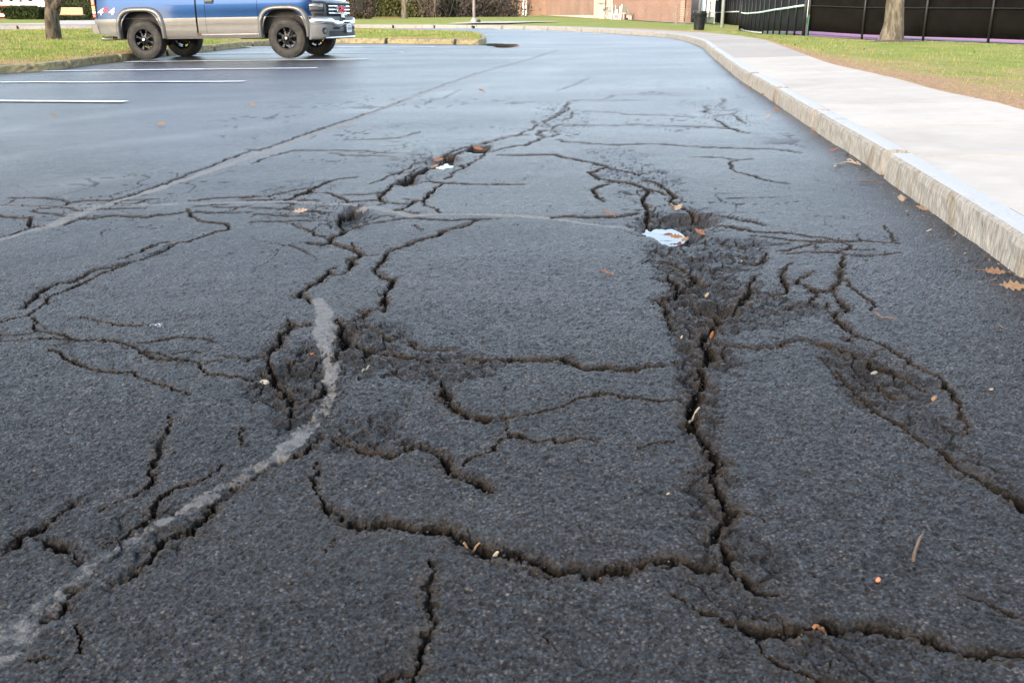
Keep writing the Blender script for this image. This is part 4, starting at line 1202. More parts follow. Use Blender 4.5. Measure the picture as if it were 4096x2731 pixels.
XT, XG, XD, XF, XN = -1.16, 1.34, 1.55, 2.77, 4.02    # tail, cab gap, door rear, door front, fender end
def halfw(x, z):
    w = .985
    w -= .030*max(0, (z-1.0)/.4)**1.5 + .05*max(0, (.62-z)/.2)**2*.5
    w += .010*math.exp(-((z-.80)/.06)**2)
    if x > 3.7: w -= .20*((x-3.7)/.62)**2.2
    if x < -.75: w -= .05*((-.75-x)/.42)**2
    return w
def arch(x, cx, rx, zt, zb):
    """height of a wheel opening at x (flat topped) or None"""
    q = abs(x-cx)/rx
    if q >= 1: return None
    return zb+(zt-zb)*(1-q**3.4)**.55
def zlow(x):
    z = .475
    if x < -.5: z = .475+.085*((-.5-x)/.66)
    for cx in (0.0, WB):
        a = arch(x, cx-.03, .515, 1.02, .40)
        if a is not None: z = max(z, a)
    return z
def panel(name, x0, x1, z0, z1, mat, parent, out=0.0, nx=40, nz=10):
    """the two flanks of the body between x0..x1 and heights z0(x)..z1(x), one object each"""
    res = []
    for si, sgn in enumerate((-1, 1)):
        mb = MB(); P = []
        for i in range(nx+1):
            x = x0+(x1-x0)*i/nx
            za, zb = z0(x), z1(x)
            if zb <= za+.001: zb = za+.001
            P.append([Vector((x, sgn*(halfw(x, za+(zb-za)*k/nz)+out), za+(zb-za)*k/nz)) for k in range(nz+1)])
        mb.grid(P)
        if sgn > 0: mb.f = [tuple(reversed(f)) for f in mb.f]
        res.append(mb.build(name, mat, parent[si] if isinstance(parent, list) else parent, smooth=True))
    return res
ZS = .872
ztop_bed = lambda x: 1.43
def ztop_f(x): return 1.30-.13*max(0, (x-2.77)/1.25)**1.7
up = lambda x: max(ZS, zlow(x))
lo = lambda x: min(zlow(x), ZS)
bed = panel('bed', XT, XG-.026, up, ztop_bed, MAT_BLUE, TRK, nx=70)
panel('lower_bed_panel', XT, XG-.026, lo, lambda x: ZS-.004 if zlow(x) < ZS else lo(x), MAT_PEW, bed, .004, nx=70, nz=5)
cabp = panel('cab_corner', XG+.014, XD-.004, up, lambda x: 1.45, MAT_BLUE, TRK, nx=6)
panel('lower_cab_panel', XG+.014, XD-.004, lo, lambda x: ZS-.004, MAT_PEW, cabp, .004, nx=6, nz=5)
door = panel('door', XD+.004, XF-.004, up, lambda x: 1.45, MAT_BLUE, TRK, nx=24)
panel('lower_door_panel', XD+.004, XF-.004, lambda x: .535, lambda x: ZS-.004, MAT_PEW, door, .004, nx=24, nz=5)
fen = panel('fender', XF+.004, XN, up, ztop_f, MAT_BLUE, TRK, nx=50)
panel('lower_fender_panel', XF+.004, XN, lo, lambda x: ZS-.004 if zlow(x) < ZS else lo(x), MAT_PEW, fen, .004, nx=50, nz=4)
panel('rocker_trim', XG+.01, XF+.06, lambda x: .505, lambda x: .528, MAT_SILVER, TRK, .008, nx=10, nz=2)
panel('rocker_panel', .52, XF+.10, lambda x: .43, lambda x: .503, MAT_PEW, TRK, -.006, nx=10, nz=3)
# dark cavity seen through gaps, seams
mb = MB(); mb.box(((XG), 0, .98), (.03, 1.93, .98)); mb.build('cab_gap', MAT_SEAM, TRK)
mb = MB(); mb.box(((XT+XG)/2, 0, .88), (2.44, 1.60, .55)); mb.build('bed_box', MAT_UNDER, TRK)
mb = MB(); mb.box((2.72, 0, .86), (2.55, 1.62, .66)); mb.build('inner_body', MAT_UNDER, TRK)
# flares
for cx, top in ((-.03, 1.115), (WB-.03, 1.105)):
    for sgn in (-1, 1):
        mb = MB()
        P = []
        nn = 46
        for i in range(nn+1):
            # inner edge and outer edge sampled by angle
            t = i/nn; an = PI*t
            def pt(rx, zt, zb):
                c = math.cos(PI-an); s_ = math.sin(an)
                e = .58
                x = cx+rx*(abs(c)**e)*(1 if c > 0 else -1)
                z = zb+(zt-zb)*(s_**e)
                return x, z
            xi, zi = pt(.505, 1.015, .44); xo, zo = pt(.605, top, .455)
            row = []
            for k, o_ in ((0, -.10), (0, .035), (.25, .050), (.6, .046), (.9, .022), (1.0, -.004)):
                x = xi+(xo-xi)*k; z = zi+(zo-zi)*k
                row.append(Vector((x, sgn*(halfw(x, z)+o_), z)))
            P.append(row)
        mb.grid(P)
        if sgn < 0: mb.f = [tuple(reversed(f)) for f in mb.f]
        mb.build('wheel_flare', MAT_PEW, TRK, smooth=True)
# wheel wells
for cx in (-.03, WB-.03):
    for sgn in (-1, 1):
        mb = MB(); P = []
        for i in range(25):
            an = PI*i/24
            P.append([Vector((cx+.53*math.cos(an), sgn*y, .45+.60*math.sin(an)**.6)) for y in (.55, .90)])
        mb.grid(P)
        mb.f.append(tuple(2*i for i in range(25)))
        mb.build('wheel_well', MAT_UNDER, TRK)

# hood, cowl, cab top, bed rails ------------------------------------------------
P = []
for i in range(25):
    x = 2.80+(4.27-2.80)*i/24
    row = []
    for k in range(25):
        v = -1+2*k/24
        hw_ = halfw(min(x, 4.0), 1.2)-.012-.10*max(0, (x-3.85)/.42)**2
        y = v*hw_
        xf = x-.10*abs(v)**3*((x-2.8)/1.47)
        z = ztop_f(min(x, 4.02))+.012+.075*(1-abs(v)**2.5)*(1-.35*((x-2.8)/1.47)) - .055*max(0, (x-4.0)/.27)**2
        z += .018*math.exp(-((abs(v)-.62)/.10)**2)*(1-((x-2.8)/1.47)**3)
        row.append(Vector((xf, y, z)))
    P.append(row)
mb = MB(); mb.grid(P); hood = mb.build('hood', MAT_BLUE, TRK, smooth=True, solid=.02)
hood.data.flip_normals() if hood.data.polygons[0].normal.z < 0 else None
mb = MB(); mb.box((2.72, 0, 1.30), (.22, 1.78, .10)); mb.build('cowl', MAT_BLACK, TRK, bevel=.02)
# greenhouse
def loop(x, z, w, yin): return None
mb = MB()
prof = [(1.40, 1.45), (1.44, 1.84), (1.60, 1.90), (2.10, 1.905), (2.26, 1.87), (2.82, 1.36)]
wtop = [.93, .80, .74, .74, .76, .90]
for (a, wa), (c, wc) in zip(zip(prof, wtop), list(zip(prof, wtop))[1:]):
    pass
roof = MB()
roof.grid([[Vector((x, y*w, z)) for y in (-1, -.5, 0, .5, 1)] for (x, z), w in list(zip(prof, wtop))[1:5]])
roof.build('roof', MAT_BLUE, TRK, smooth=True, solid=.03)
g = MB(); g.add([(2.27, -.73, 1.86), (2.27, .73, 1.86), (2.80, .86, 1.37), (2.80, -.86, 1.37)], [(0, 1, 2, 3)]); g.build('windshield', MAT_GLASS, TRK)
g = MB(); g.add([(1.41, -.86, 1.46), (1.41, .86, 1.46), (1.445, .74, 1.83), (1.445, -.74, 1.83)], [(0, 1, 2, 3)]); g.build('rear_window', MAT_GLASS, TRK)
for sgn in (-1, 1):
    g = MB(); g.add([(1.62, sgn*.945, 1.455), (2.70, sgn*.93, 1.455), (2.25, sgn*.79, 1.83), (1.66, sgn*.79, 1.83)], [(0, 1, 2, 3)]); g.build('side_window', MAT_GLASS, TRK)
    g = MB(); g.tube([(2.80, sgn*.91, 1.40), (2.26, sgn*.775, 1.865)], .03, 6); g.build('pillar', MAT_BLUE, TRK)
    g = MB(); g.tube([(1.50, sgn*.945, 1.44), (1.52, sgn*.785, 1.86)], .055, 6); g.build('pillar', MAT_BLUE, TRK)
    g = MB(); g.box((2.62, sgn*1.10, 1.50), (.10, .20, .26)); mo = g.build('side_mirror', MAT_BLACK, TRK, bevel=.03)
    g = MB(); g.box((2.62, sgn*.99, 1.43), (.05, .12, .05)); g.build('mirror_arm', MAT_BLACK, mo)
for sgn in (-1, 1):
    mb = MB(); mb.box(((XT+XG)/2, sgn*.905, 1.435), (2.46, .10, .03)); mb.build('bed_rail', MAT_BLUE, TRK, bevel=.01)
mb = MB(); mb.box((XT+.01, 0, 1.13), (.06, 1.62, .60)); mb.build('tailgate', MAT_BLUE, TRK, bevel=.015)
mb = MB(); mb.box((.1, 0, 1.0), (2.35, 1.55, .06)); mb.build('bed_floor', MAT_UNDER, TRK)
# door handles
for sgn in (-1, 1):
    mb = MB(); w = halfw(1.66, 1.2)
    mb.box((1.665, sgn*(w+.001), 1.205), (.205, .03, .105)); h = mb.build('handle_cup', MAT_BLACK, door[(sgn+1)//2], bevel=.012)
    mb = MB(); mb.box((1.665, sgn*(w+.022), 1.215), (.18, .022, .04)); mb.build('door_handle', MAT_PLAST, door[(sgn+1)//2], bevel=.009)
# tail lights
for sgn in (-1, 1):
    for nm, za, zb, mt in (('brake_lens', 1.16, 1.42, MAT_RED), ('turn_lens', 1.05, 1.16, MAT_AMBER), ('reverse_lens', .985, 1.05, MAT_WHITEL), ('lower_brake_lens', .90, .985, MAT_RED)):
        mb = MB(); mb.box((XT+.025, sgn*.915, (za+zb)/2), (.085, .115, zb-za-.006))
        mb.build('tail_light', mt, TRK, bevel=.012)
    mb = MB(); mb.box((XT+.072, sgn*.946, 1.16), (.016, .045, .52)); mb.build('lamp_surround', MAT_BLACK, TRK)
# rear bumper
P = []
for i in range(21):
    v = -1+2*i/20; y = v*.97
    x = -1.30-.09*(1-abs(v)**4)
    if abs(v) > .93: x = -1.26
    P.append([Vector((x+.16, y, .77)), Vector((x+.01, y, .775)), Vector((x, y, .755)), Vector((x+.02, y, .66)), Vector((x+.05, y, .575)), Vector((x+.20, y, .56))])
mb = MB(); mb.grid(P); mb.f.append(tuple(range(6))); mb.f.append(tuple(20*6+i for i in range(6))); mb.build('rear_bumper', MAT_PEW, TRK, smooth=False)
mb = MB(); mb.box((-1.12, 0, .67), (.12, 1.80, .17)); mb.build('bumper_gap', MAT_SEAM, TRK)

# front end: bands that follow the plan curve of the nose ----------------------
def plan(s, kind):
    """s 0 (side) .. 1 (centre), right half"""
    pts = {'bump': [(3.90, .985), (4.08, .975), (4.24, .90), (4.33, .76), (4.40, .45), (4.42, 0)],
           'face': [(3.93, .955), (4.07, .93), (4.17, .855), (4.225, .74), (4.27, .42), (4.285, 0)]}[kind]
    f = s*(len(pts)-1); i = min(len(pts)-2, int(f)); t = f-i
    p0 = pts[max(i-1, 0)]; p1 = pts[i]; p2 = pts[i+1]; p3 = pts[min(i+2, len(pts)-1)]
    c = lambda a, b_, c_, d: .5*((2*b_)+(c_-a)*t+(2*a-5*b_+4*c_-d)*t*t+(3*b_-a-3*c_+d)*t**3)
    return c(p0[0], p1[0], p2[0], p3[0]), max(0, c(p0[1], p1[1], p2[1], p3[1]))
def band(name, kind, s0, s1, zf, mat, parent, both=True, ns=24, smooth=True, outs=0.0):
    """zf(s) -> list of (z, extra forward); a band reaching the centre is one piece, else one object per side"""
    halves = []
    for sgn in (-1, 1):
        P = []
        for i in range(ns+1):
            s = s0+(s1-s0)*i/ns
            x, y = plan(s, kind)
            x2, y2 = plan(min(1, s+.01), kind); x1, y1 = plan(max(0, s-.01), kind)
            tx, ty = x2-x1, y2-y1; L = math.hypot(tx, ty)+1e-9
            nx_, ny_ = -ty/L, tx/L
            if nx_ < 0: nx_, ny_ = -nx_, -ny_
            if s > .985: nx_, ny_ = 1, 0
            P.append([Vector((x+nx_*(e+outs), sgn*(y+ny_*(e+outs)), z)) for z, e in zf(s)])
        halves.append(P)
    if s1 >= 1:
        mb = MB(); mb.grid(halves[0]+list(reversed(halves[1]))[1:])
        return mb.build(name, mat, parent, smooth=smooth)
    out = []
    for k, P in enumerate(halves):
        mb = MB(); mb.grid(P)
        if k: mb.f = [tuple(reversed(f)) for f in mb.f]
        out.append(mb.build(name, mat, parent[k] if isinstance(parent, list) else parent, smooth=smooth))
    return out
dip = lambda s: .055*float(sstep(.62, .74, s))
fb = band('front_bumper', 'bump', 0, 1, lambda s: [(.385, -.05), (.40, -.02), (.46, .0), (.60, .0), (.70-dip(s)*1.3, .0), (.72-dip(s)*1.3, -.012), (.845, -.02), (.85, -.10)], MAT_PLAST, TRK, ns=40)
band('chrome_bumper', 'bump', .09, 1, lambda s: [(.70-dip(s), .004), (.715-dip(s), .018), (.76-dip(s), .026), (.815-dip(s), .016), (.832-dip(s), -.02), (.835-dip(s), -.11)], MAT_CHROME, fb, ns=44)
band('air_dam', 'bump', .55, 1, lambda s: [(.455, .002), (.555, .002)], MAT_BLACK, fb, ns=12, outs=.004)
band('skid_lip', 'bump', .42, 1, lambda s: [(.395, .006), (.415, .022), (.435, .006)], MAT_SILVER, fb, ns=14)
band('hook_slot', 'bump', .66, .82, lambda s: [(.59, .004), (.632, .004)], MAT_SEAM, fb, ns=4, outs=.004)
for sgn in (-1, 1):       # fog lamp recesses
    x, y = plan(.40, 'bump')
    mb = MB(); Mx = Matrix.Translation((x+.004, sgn*y, .56)) @ Euler((0, PI/2, sgn*math.radians(35))).to_matrix().to_4x4()
    mb.lathe([(.068, .006), (.062, .010), (.055, .004), (.0, -.012)], 20, Mx); mb.build('fog_lamp_recess', MAT_BLACK, fb, smooth=True)
face = band('front_fascia', 'face', 0, 1, lambda s: [(.83, -.04), (.85, 0), (.99, .004), (1.13, 0), (1.165, -.02), (1.18, -.07)], MAT_FASC, TRK, ns=36)
hl = band('headlight', 'face', .05, .50, lambda s: [(.985, .012), (1.0, .020), (1.07, .022), (1.125-.02*max(0, (.12-s)/.1), .016), (1.14-.03*max(0, (.15-s)/.1), .004)], MAT_LENS, TRK, ns=18)
band('headlight_rim', 'face', .03, .53, lambda s: [(.955, .004), (.970, .024), (.990, .026), (.996, .018)], MAT_BLACK, hl, ns=18)
band('headlight_top_rim', 'face', .03, .53, lambda s: [(1.124-.03*max(0, (.15-s)/.1), .020), (1.140-.03*max(0, (.15-s)/.1), .022), (1.158-.03*max(0, (.15-s)/.1), -.002)], MAT_BLACK, hl, ns=18)
band('marker_lamp', 'face', .16, .50, lambda s: [(.878, .010), (.90, .016), (.93, .012)], MAT_BLACK, TRK, ns=12)
band('headlight_side_rim', 'face', .495, .54, lambda s: [(.955, .010), (.98, .024), (1.12, .024), (1.155, .006)], MAT_BLACK, hl, ns=3)
gr = band('grille', 'face', .64, 1, lambda s: [(.875, .006), (.885, .016), (1.115, .016), (1.125, .006)], MAT_SEAM, TRK, ns=16)
band('grille_surround', 'face', .60, 1, lambda s: [(1.118, .008), (1.130, .028), (1.150, .026), (1.165, .004)], MAT_PEW, gr, ns=16)
for zc in (.92, .995, 1.068):
    band('grille_bar', 'face', .665, 1, lambda s, zc=zc: [(zc-.019, .016), (zc-.008, .038), (zc+.010, .036), (zc+.019, .016)], MAT_CHROME, gr, ns=14)
# lettering -----------------------------------------------------------------
def text_mesh(body, size, depth, mat, parent, M, name, shear=0.0, space=1.0):
    cu = bpy.data.curves.new(name, 'FONT'); cu.body = body; cu.size = size; cu.extrude = depth; cu.shear = shear
    cu.align_x = 'CENTER'; cu.align_y = 'CENTER'; cu.space_character = space; cu.offset = size*.018
    tmp = bpy.data.objects.new(name+'_c', cu); COL.objects.link(tmp)
    dg = bpy.context.evaluated_depsgraph_get(); dg.update()
    me = bpy.data.meshes.new_from_object(tmp.evaluated_get(dg))
    bpy.data.objects.remove(tmp)
    me.transform(M); me.materials.clear(); me.materials.append(mat)
    o = bpy.data.objects.new(name, me); COL.objects.link(o); o.parent = parent
    return o
RF = Euler((PI/2, 0, PI/2)).to_matrix().to_4x4()      # faces +X
text_mesh('GMC', .20, .012, MAT_CHROME, gr, Matrix.Translation((4.326, 0, 1.0)) @ RF @ Matrix.Scale(1.25, 4, (1, 0, 0)), 'emblem_rim')
text_mesh('GMC', .165, .012, MAT_DECALR, gr, Matrix.Translation((4.334, 0, 1.0)) @ RF @ Matrix.Scale(1.45, 4, (1, 0, 0)), 'emblem')
RS = Euler((PI/2, 0, 0)).to_matrix().to_4x4()         # faces -Y
for sgn, rot in ((-1, RS), (1, Euler((PI/2, 0, PI)).to_matrix().to_4x4())):
    yd = sgn*(halfw(-.86, 1.04)+.004)
    text_mesh('4', .20, .0015, MAT_DECALW, bed[(sgn+1)//2], Matrix.Translation((-.985, yd, 1.02)) @ rot @ Matrix.Scale(1.35, 4, (1, 0, 0)), 'decal', .35)
    text_mesh('4', .20, .0015, MAT_DECALW, bed[(sgn+1)//2], Matrix.Translation((-.715, yd, 1.02)) @ rot @ Matrix.Scale(1.35, 4, (1, 0, 0)), 'decal', .35)
    text_mesh('x', .20, .0030, MAT_DECALR, bed[(sgn+1)//2], Matrix.Translation((-.835, yd, 1.085)) @ rot @ Matrix.Scale(1.2, 4, (1, 0, 0)), 'decal', .2)
# plate and hitch
mb = MB(); mb.box((4.475, 0, .60), (.012, .31, .165)); pl = mb.build('license_plate', MAT_DECALW, TRK, bevel=.004)
for i in range(6):
    mb = MB(); mb.box((4.4835, -.10+.04*i, .595), (.003, .010+.008*(i % 2), .055)); mb.build('plate_mark', MAT_PLAST, pl)
mb = MB(); mb.box((4.4835, 0, .655), (.003, .13, .012)); mb.build('plate_mark', MAT_PLAST, pl)
mb = MB(); mb.box((4.45, 0, .73), (.05, .33, .03)); mb.build('plate_bracket', MAT_BLACK, TRK)
for y in (-.18,):
    mb = MB(); mb.box((4.45, y-.03, .86), (.10, .16, .075)); lb = mb.build('bumper_light', MAT_SILVER, TRK, bevel=.012)
    mb = MB(); mb.box((4.505, y-.03, .86), (.012, .135, .055)); mb.build('light_lens', MAT_LENS, lb)
    mb = MB(); mb.box((4.44, y+.0, .81), (.05, .05, .06)); mb.build('light_mount', MAT_BLACK, lb)
# wheels ---------------------------------------------------------------------
def make_wheel():
    root = empty('wheel', (0, 0, 0)); 
    Ry = Matrix.Rotation(PI/2, 4, 'X')       # lathe axis -> +-Y ; local +h -> -Y (outward on the right side)
    w2 = .142
    tp = [(.235, -w2+.015), (.255, -w2), (.33, -w2-.004), (.375, -w2+.008), (.400, -w2+.035), (.408, -.06), (.409, 0), (.408, .06), (.400, w2-.035), (.375, w2-.008), (.33, w2+.004), (.255, w2), (.235, w2-.015)]
    mb = MB(); mb.lathe(tp, 56, Ry)
    mb.build('tyre', MAT_TYRE, root, smooth=True)
    mb = MB()
    for k in range(44):                       # tread lugs
        a = 2*PI*k/44
        for yy, sk in ((-.095, .03), (-.033, -.03), (.033, .03), (.095, -.03)):
            an = a+sk+(.07 if yy in (-.033, .095) else 0)
            rot = Matrix.Rotation(an, 3, 'Y')
            mb.box(rot @ Vector((.409, yy, 0)), (.020, .050, .040), rot @ Matrix.Rotation(sk*8, 3, 'X'))
        rot = Matrix.Rotation(a, 3, 'Y')
        for yy in (-.128, .128): mb.box(rot @ Vector((.395, yy, 0)), (.030, .022, .034), rot)
    tag(mb.build('tread', MAT_TYRE, root, smooth=False), kind='stuff')
    mb = MB(); mb.lathe([(.236, -.12), (.244, .135), (.236, .142), (.222, .135), (.212, .10), (.205, .02), (.20, -.10)], 40, Ry)
    rim = mb.build('rim', MAT_RIM, root, smooth=True)
    mb = MB(); mb.lathe([(.0, -.02), (.12, -.02), (.15, .0), (.15, -.05)], 24, Ry); mb.build('brake_drum', MAT_UNDER, root)
    for k in range(8):
        a = 2*PI*k/8+.2
        rot = Matrix.Rotation(a, 4, 'Y')
        mb = MB()
        mb.add([rot @ Vector(p) for p in ((.05, -.125, -.032), (.05, -.125, .032), (.14, -.100, .017), (.14, -.100, -.017), (.222, -.108, -.036), (.222, -.108, .036), (.05, -.085, -.032), (.05, -.085, .032), (.14, -.070, .017), (.14, -.070, -.017), (.222, -.07, -.036), (.222, -.07, .036))],
               [(0, 1, 2, 3), (3, 2, 5, 4), (6, 9, 8, 7), (9, 10, 11, 8), (1, 7, 8, 2), (2, 8, 11, 5), (0, 3, 9, 6), (3, 4, 10, 9)])
        mb.build('spoke', MAT_RIM, root, bevel=.006)
    mb = MB(); mb.lathe([(.0, .150), (.030, .150), (.043, .140), (.048, .10), (.06, .09), (.066, .08)], 24, Ry); hub = mb.build('hub', MAT_RIM, root, smooth=True)
    mb = MB(); mb.lathe([(.0, .154), (.026, .153), (.030, .149)], 20, Ry); mb.build('hub_cap', MAT_SILVER, root)
    return root
wh = make_wheel()
wh.parent = TRK
# the wheel is parent of tyre, rim and hub; sub-pieces of the rim are one level deeper, so flatten the wheel into the truck
for i, (x, sgn) in enumerate(((0, -1), (WB, -1), (0, 1), (WB, 1))):
    w_ = wh if i == 0 else copy_tree(wh, TRK)
    w_.location = (x, sgn*HT, WR+.006)
    w_.rotation_euler = (0, random.uniform(0, .7), 0 if sgn < 0 else PI)
# chassis, axles, exhaust
def piece(name, fn, mat=MAT_UNDER, par=None, **kw):
    mb = MB(); fn(mb); return mb.build(name, mat, par or TRK, **kw)
for sgn in (-1, 1): piece('frame_rail', lambda m: m.box((1.6, sgn*.45, .54), (5.3, .09, .15)))
for x in (-.9, .7, 1.6, 2.5, 4.0): piece('crossmember', lambda m: m.box((x, 0, .54), (.10, .81, .10)))
for x, y in ((0, .05), (WB, .3)):
    ax = piece('axle', lambda m: m.tube([(x, -.75, WR), (x, .75, WR)], .05, 10))
    piece('differential', lambda m: m.lathe([(0, -.12), (.10, -.11), (.15, 0), (.10, .11), (0, .12)], 14, Matrix.Translation((x, y, WR)) @ Matrix.Rotation(PI/2, 4, 'X')), par=ax)
    for sgn in (-1, 1): piece('shock_absorber', lambda m: m.tube([(x-.12, sgn*.52, .42), (x-.05, sgn*.53, .85)], .03, 8))
piece('oil_pan', lambda m: m.box((2.3, 0, .48), (.7, .5, .16)), bevel=.03)
piece('fuel_tank', lambda m: m.box((1.1, .2, .53), (.75, .40, .20)), bevel=.03)
mb = MB(); mb.tube([(1.2, -.35, .47), (.45, -.50, .46), (-.45, -.66, .455), (-.95, -.80, .45)], .032, 10); mb.build('exhaust_pipe', MAT_RUST, TRK)
mb = MB(); mb.tube([(-.86, -.775, .452), (-1.10, -.84, .446)], .046, 14); mb.build('exhaust_tip', MAT_STEEL, TRK, smooth=False)
mb = MB(); mb.box((1.36, -.982, .52), (.10, .012, .05)); mb.build('rust_patch', MAT_RUST, TRK)

# ================================================================== BUILDINGS
m, n, l, b = newmat('brick_wall')
tc = N(n, 'ShaderNodeTexCoord'); sx = N(n, 'ShaderNodeSeparateXYZ'); cx_ = N(n, 'ShaderNodeCombineXYZ')
l.new(tc.outputs['Object'], sx.inputs[0]); l.new(sx.outputs[0], cx_.inputs[0]); l.new(sx.outputs[2], cx_.inputs[1])
br = N(n, 'ShaderNodeTexBrick', offset=.5, inp={'Scale': 1.0, 'Mortar Size': .012, 'Brick Width': .32, 'Row Height': .10, 'Bias': -.1, 'Color1': (.30,.155,.098,1), 'Color2': (.22,.108,.066,1), 'Mortar': (.38,.30,.24,1)})
l.new(cx_.outputs[0], br.inputs['Vector'])
nz = N(n, 'ShaderNodeTexNoise', inp={'Scale': .35, 'Detail': 5.0}); l.new(tc.outputs['Object'], nz.inputs['Vector'])
nr = ramp(n, [(.3, .85), (.7, 1.15)]); l.new(nz.outputs[0], nr.inputs[0])
mx = N(n, 'ShaderNodeMix', data_type='RGBA', blend_type='MULTIPLY'); mx.inputs[0].default_value = 1
l.new(br.outputs[0], mx.inputs[6]); l.new(nr.outputs[0], mx.inputs[7]); l.new(mx.outputs[2], b.inputs['Base Color']); b.inputs['Roughness'].default_value = .9
MAT_BRICK = m
MAT_PALE = simple('pale_rendered_wall', (.46,.36,.30), .9, var=.05, scale=.8)
MAT_WHITE = simple('white_woodwork', (.78,.77,.74), .6, var=.04, scale=3)
MAT_REDW = simple('dark_red_clapboard', (.22,.025,.022), .75, var=.12, scale=2)
MAT_PANE = simple('window_pane', (.10,.11,.13), .06, var=.1, scale=1, spec=.9)
MAT_PIPE = simple('weathered_pipe', (.62,.62,.60), .6, var=.15, scale=6)
MAT_STONE = simple('stone_base_course', (.48,.45,.40), .85, var=.1, scale=4)
def wall(name, p0, p1, h, th, mat, parent, z0=None, drop=1.0):
    """upright wall slab between two base points (object origin at p0, local x along the wall)"""
    d = Vector((p1.x-p0.x, p1.y-p0.y, 0)); L = d.length
    mb = MB(); zb = min(p0.z, p1.z)-drop
    mb.box((L/2, th/2, (h-zb)/2+zb), (L, th, h-zb))
    o = mb.build(name, mat, parent)
    o.location = (p0.x, p0.y, 0); o.rotation_euler = (0, 0, math.atan2(d.y, d.x))
    return o
SCH = empty('school_building', (0,0,0), 0, 'long brick school building behind the far lawn', 'building')
w0a, w0b = far(1560, 152), far(2186, 152)
w1a, w1b = far(2183, 150), far(2376, 120)
w2a, w2b = far(2374, 119), far(2450, 117)
w3a, w3b = far(2449, 117.5), far(2747, 96)
wall('brick_wall', w0a, w0b, 8.5, .4, MAT_BRICK, SCH)
wall('brick_wall', w1a, w1b, 8.5, .4, MAT_BRICK, SCH)
wall('pale_wall', w2a, w2b, 8.5, .4, MAT_PALE, SCH)
wall('brick_wall', w3a, w3b, 7.0, .4, MAT_BRICK, SCH)
e3 = w3b+Vector((9, 40, 0)); wall('end_wall', w3b+Vector((-.2, .2, 0)), e3, 7.0, .4, MAT_BRICK, SCH)
bs_ = w1a.lerp(w1b, .02); wall('base_course', w1a+Vector((0, -.12, 0)), w1b+Vector((0, -.12, 0)), far_z(w1a.x, 150)*.6+.35+.1, .1, MAT_STONE, SCH, drop=1.0)
for px, D, r in ((2093, 151.2, .14), (2104, 151.2, .15)):
    p = far(px, D); mb = MB(); mb.tube([(p.x, p.y, p.z-.3), (p.x, p.y, 3.0), (p.x+.05, p.y, 3.4), (p.x, p.y, 8)], r, 8); mb.build('downpipe', MAT_PIPE, SCH)
mb = MB(); q = w2a.lerp(w2b, .62); mb.box((q.x, q.y-.06, 4.5), (.09, .10, 8.5)); mb.build('wall_joint', simple('dark_joint', (.10,.05,.045), .8), SCH)
mb = MB(); mb.add([(w0a.x-1, w0a.y-.4, 8.45), (w1a.x, w1a.y-.5, 8.45), (w1b.x, w1b.y-.5, 8.45), (w2b.x, w2b.y-.4, 8.45), (w2b.x+10, 200, 8.45), (w0a.x-1, 200, 8.45)], [tuple(range(6))]); mb.build('roof', MAT_STONE, SCH, solid=.3)

HSE = empty('red_house', (0,0,0), 0, 'dark red building with white framed windows behind the left hedge', 'building')
DH = 96
def hp(px, py): return at(px, py, DH)
a0 = hp(-560, 67); a1 = hp(190, 67)
def slab(name, px0, px1, py0, py1, mat, proud, par=HSE, th=.10):
    q0 = hp(px0, py1); q1 = hp(px1, py0)
    mb = MB(); mb.box(((q0.x+q1.x)/2, DH-proud-th/2+.1, (q0.z+q1.z)/2), (q1.x-q0.x, th, q1.z-q0.z)); return mb.build(name, mat, par)
mb = MB(); mb.box(((a0.x+a1.x)/2, DH+2.2, 3.0), (a1.x-a0.x, 4, 6.4)); mb.build('wall', MAT_REDW, HSE)
for k in range(7): slab('clapboard', -560, 60, 24.2+4.4*k, 28.3+4.4*k, MAT_REDW, .01+.0, th=.06)
slab('sill_band', -560, 178, 9.5, 22.5, MAT_WHITE, .10)
slab('base_board', -560, 66, 56, 67.5, MAT_WHITE, .08)
slab('corner_board', 152, 178, -160, 28, MAT_WHITE, .14)
slab('corner_bracket', 66, 80, 22, 28, MAT_WHITE, .16)
for i, px in enumerate(range(-540, 150, 77)):
    w_ = slab('window', px-1, px+73, -130, 9.3, MAT_WHITE, .04)
    for j in range(2): slab('pane', px+5+36*j, px+34+36*j, -120, 7.4, MAT_PANE, .07, w_)
mb = MB(); zt = hp(0, -170).z; mb.add([(a0.x-.5, DH-.6, zt), (a1.x+.5, DH-.6, zt), (a1.x+.5, DH+2.2, zt+1.8), (a0.x-.5, DH+2.2, zt+1.8), (a0.x-.5, DH+5, zt), (a1.x+.5, DH+5, zt)], [(0, 1, 2, 3), (3, 2, 5, 4)]); mb.build('roof', MAT_BLACK, HSE, solid=.15)

# the wing behind the camera, mirrored in the truck's chrome and paint
WG = empty('school_wing', (0,0,0), 0, 'brick school wing across the lot, mirrored in the truck chrome', 'building')
wall('brick_wall', Vector((34, -24, 0)), Vector((-46, -24, 0)), 8.5, .4, MAT_BRICK, WG)
for k in range(9):
    x_ = -40+8.2*k
    mb = MB(); mb.box((x_, -23.85, 2.6), (3.4, .2, 2.2)); w_ = mb.build('window', MAT_WHITE, WG)
    mb = MB(); mb.box((x_, -23.76, 2.6), (3.1, .1, 1.9)); mb.build('pane', MAT_PANE, w_)
mb = MB(); mb.box((-6, -28.5, 8.6), (81, 10, .3)); mb.build('roof', MAT_STONE, WG)

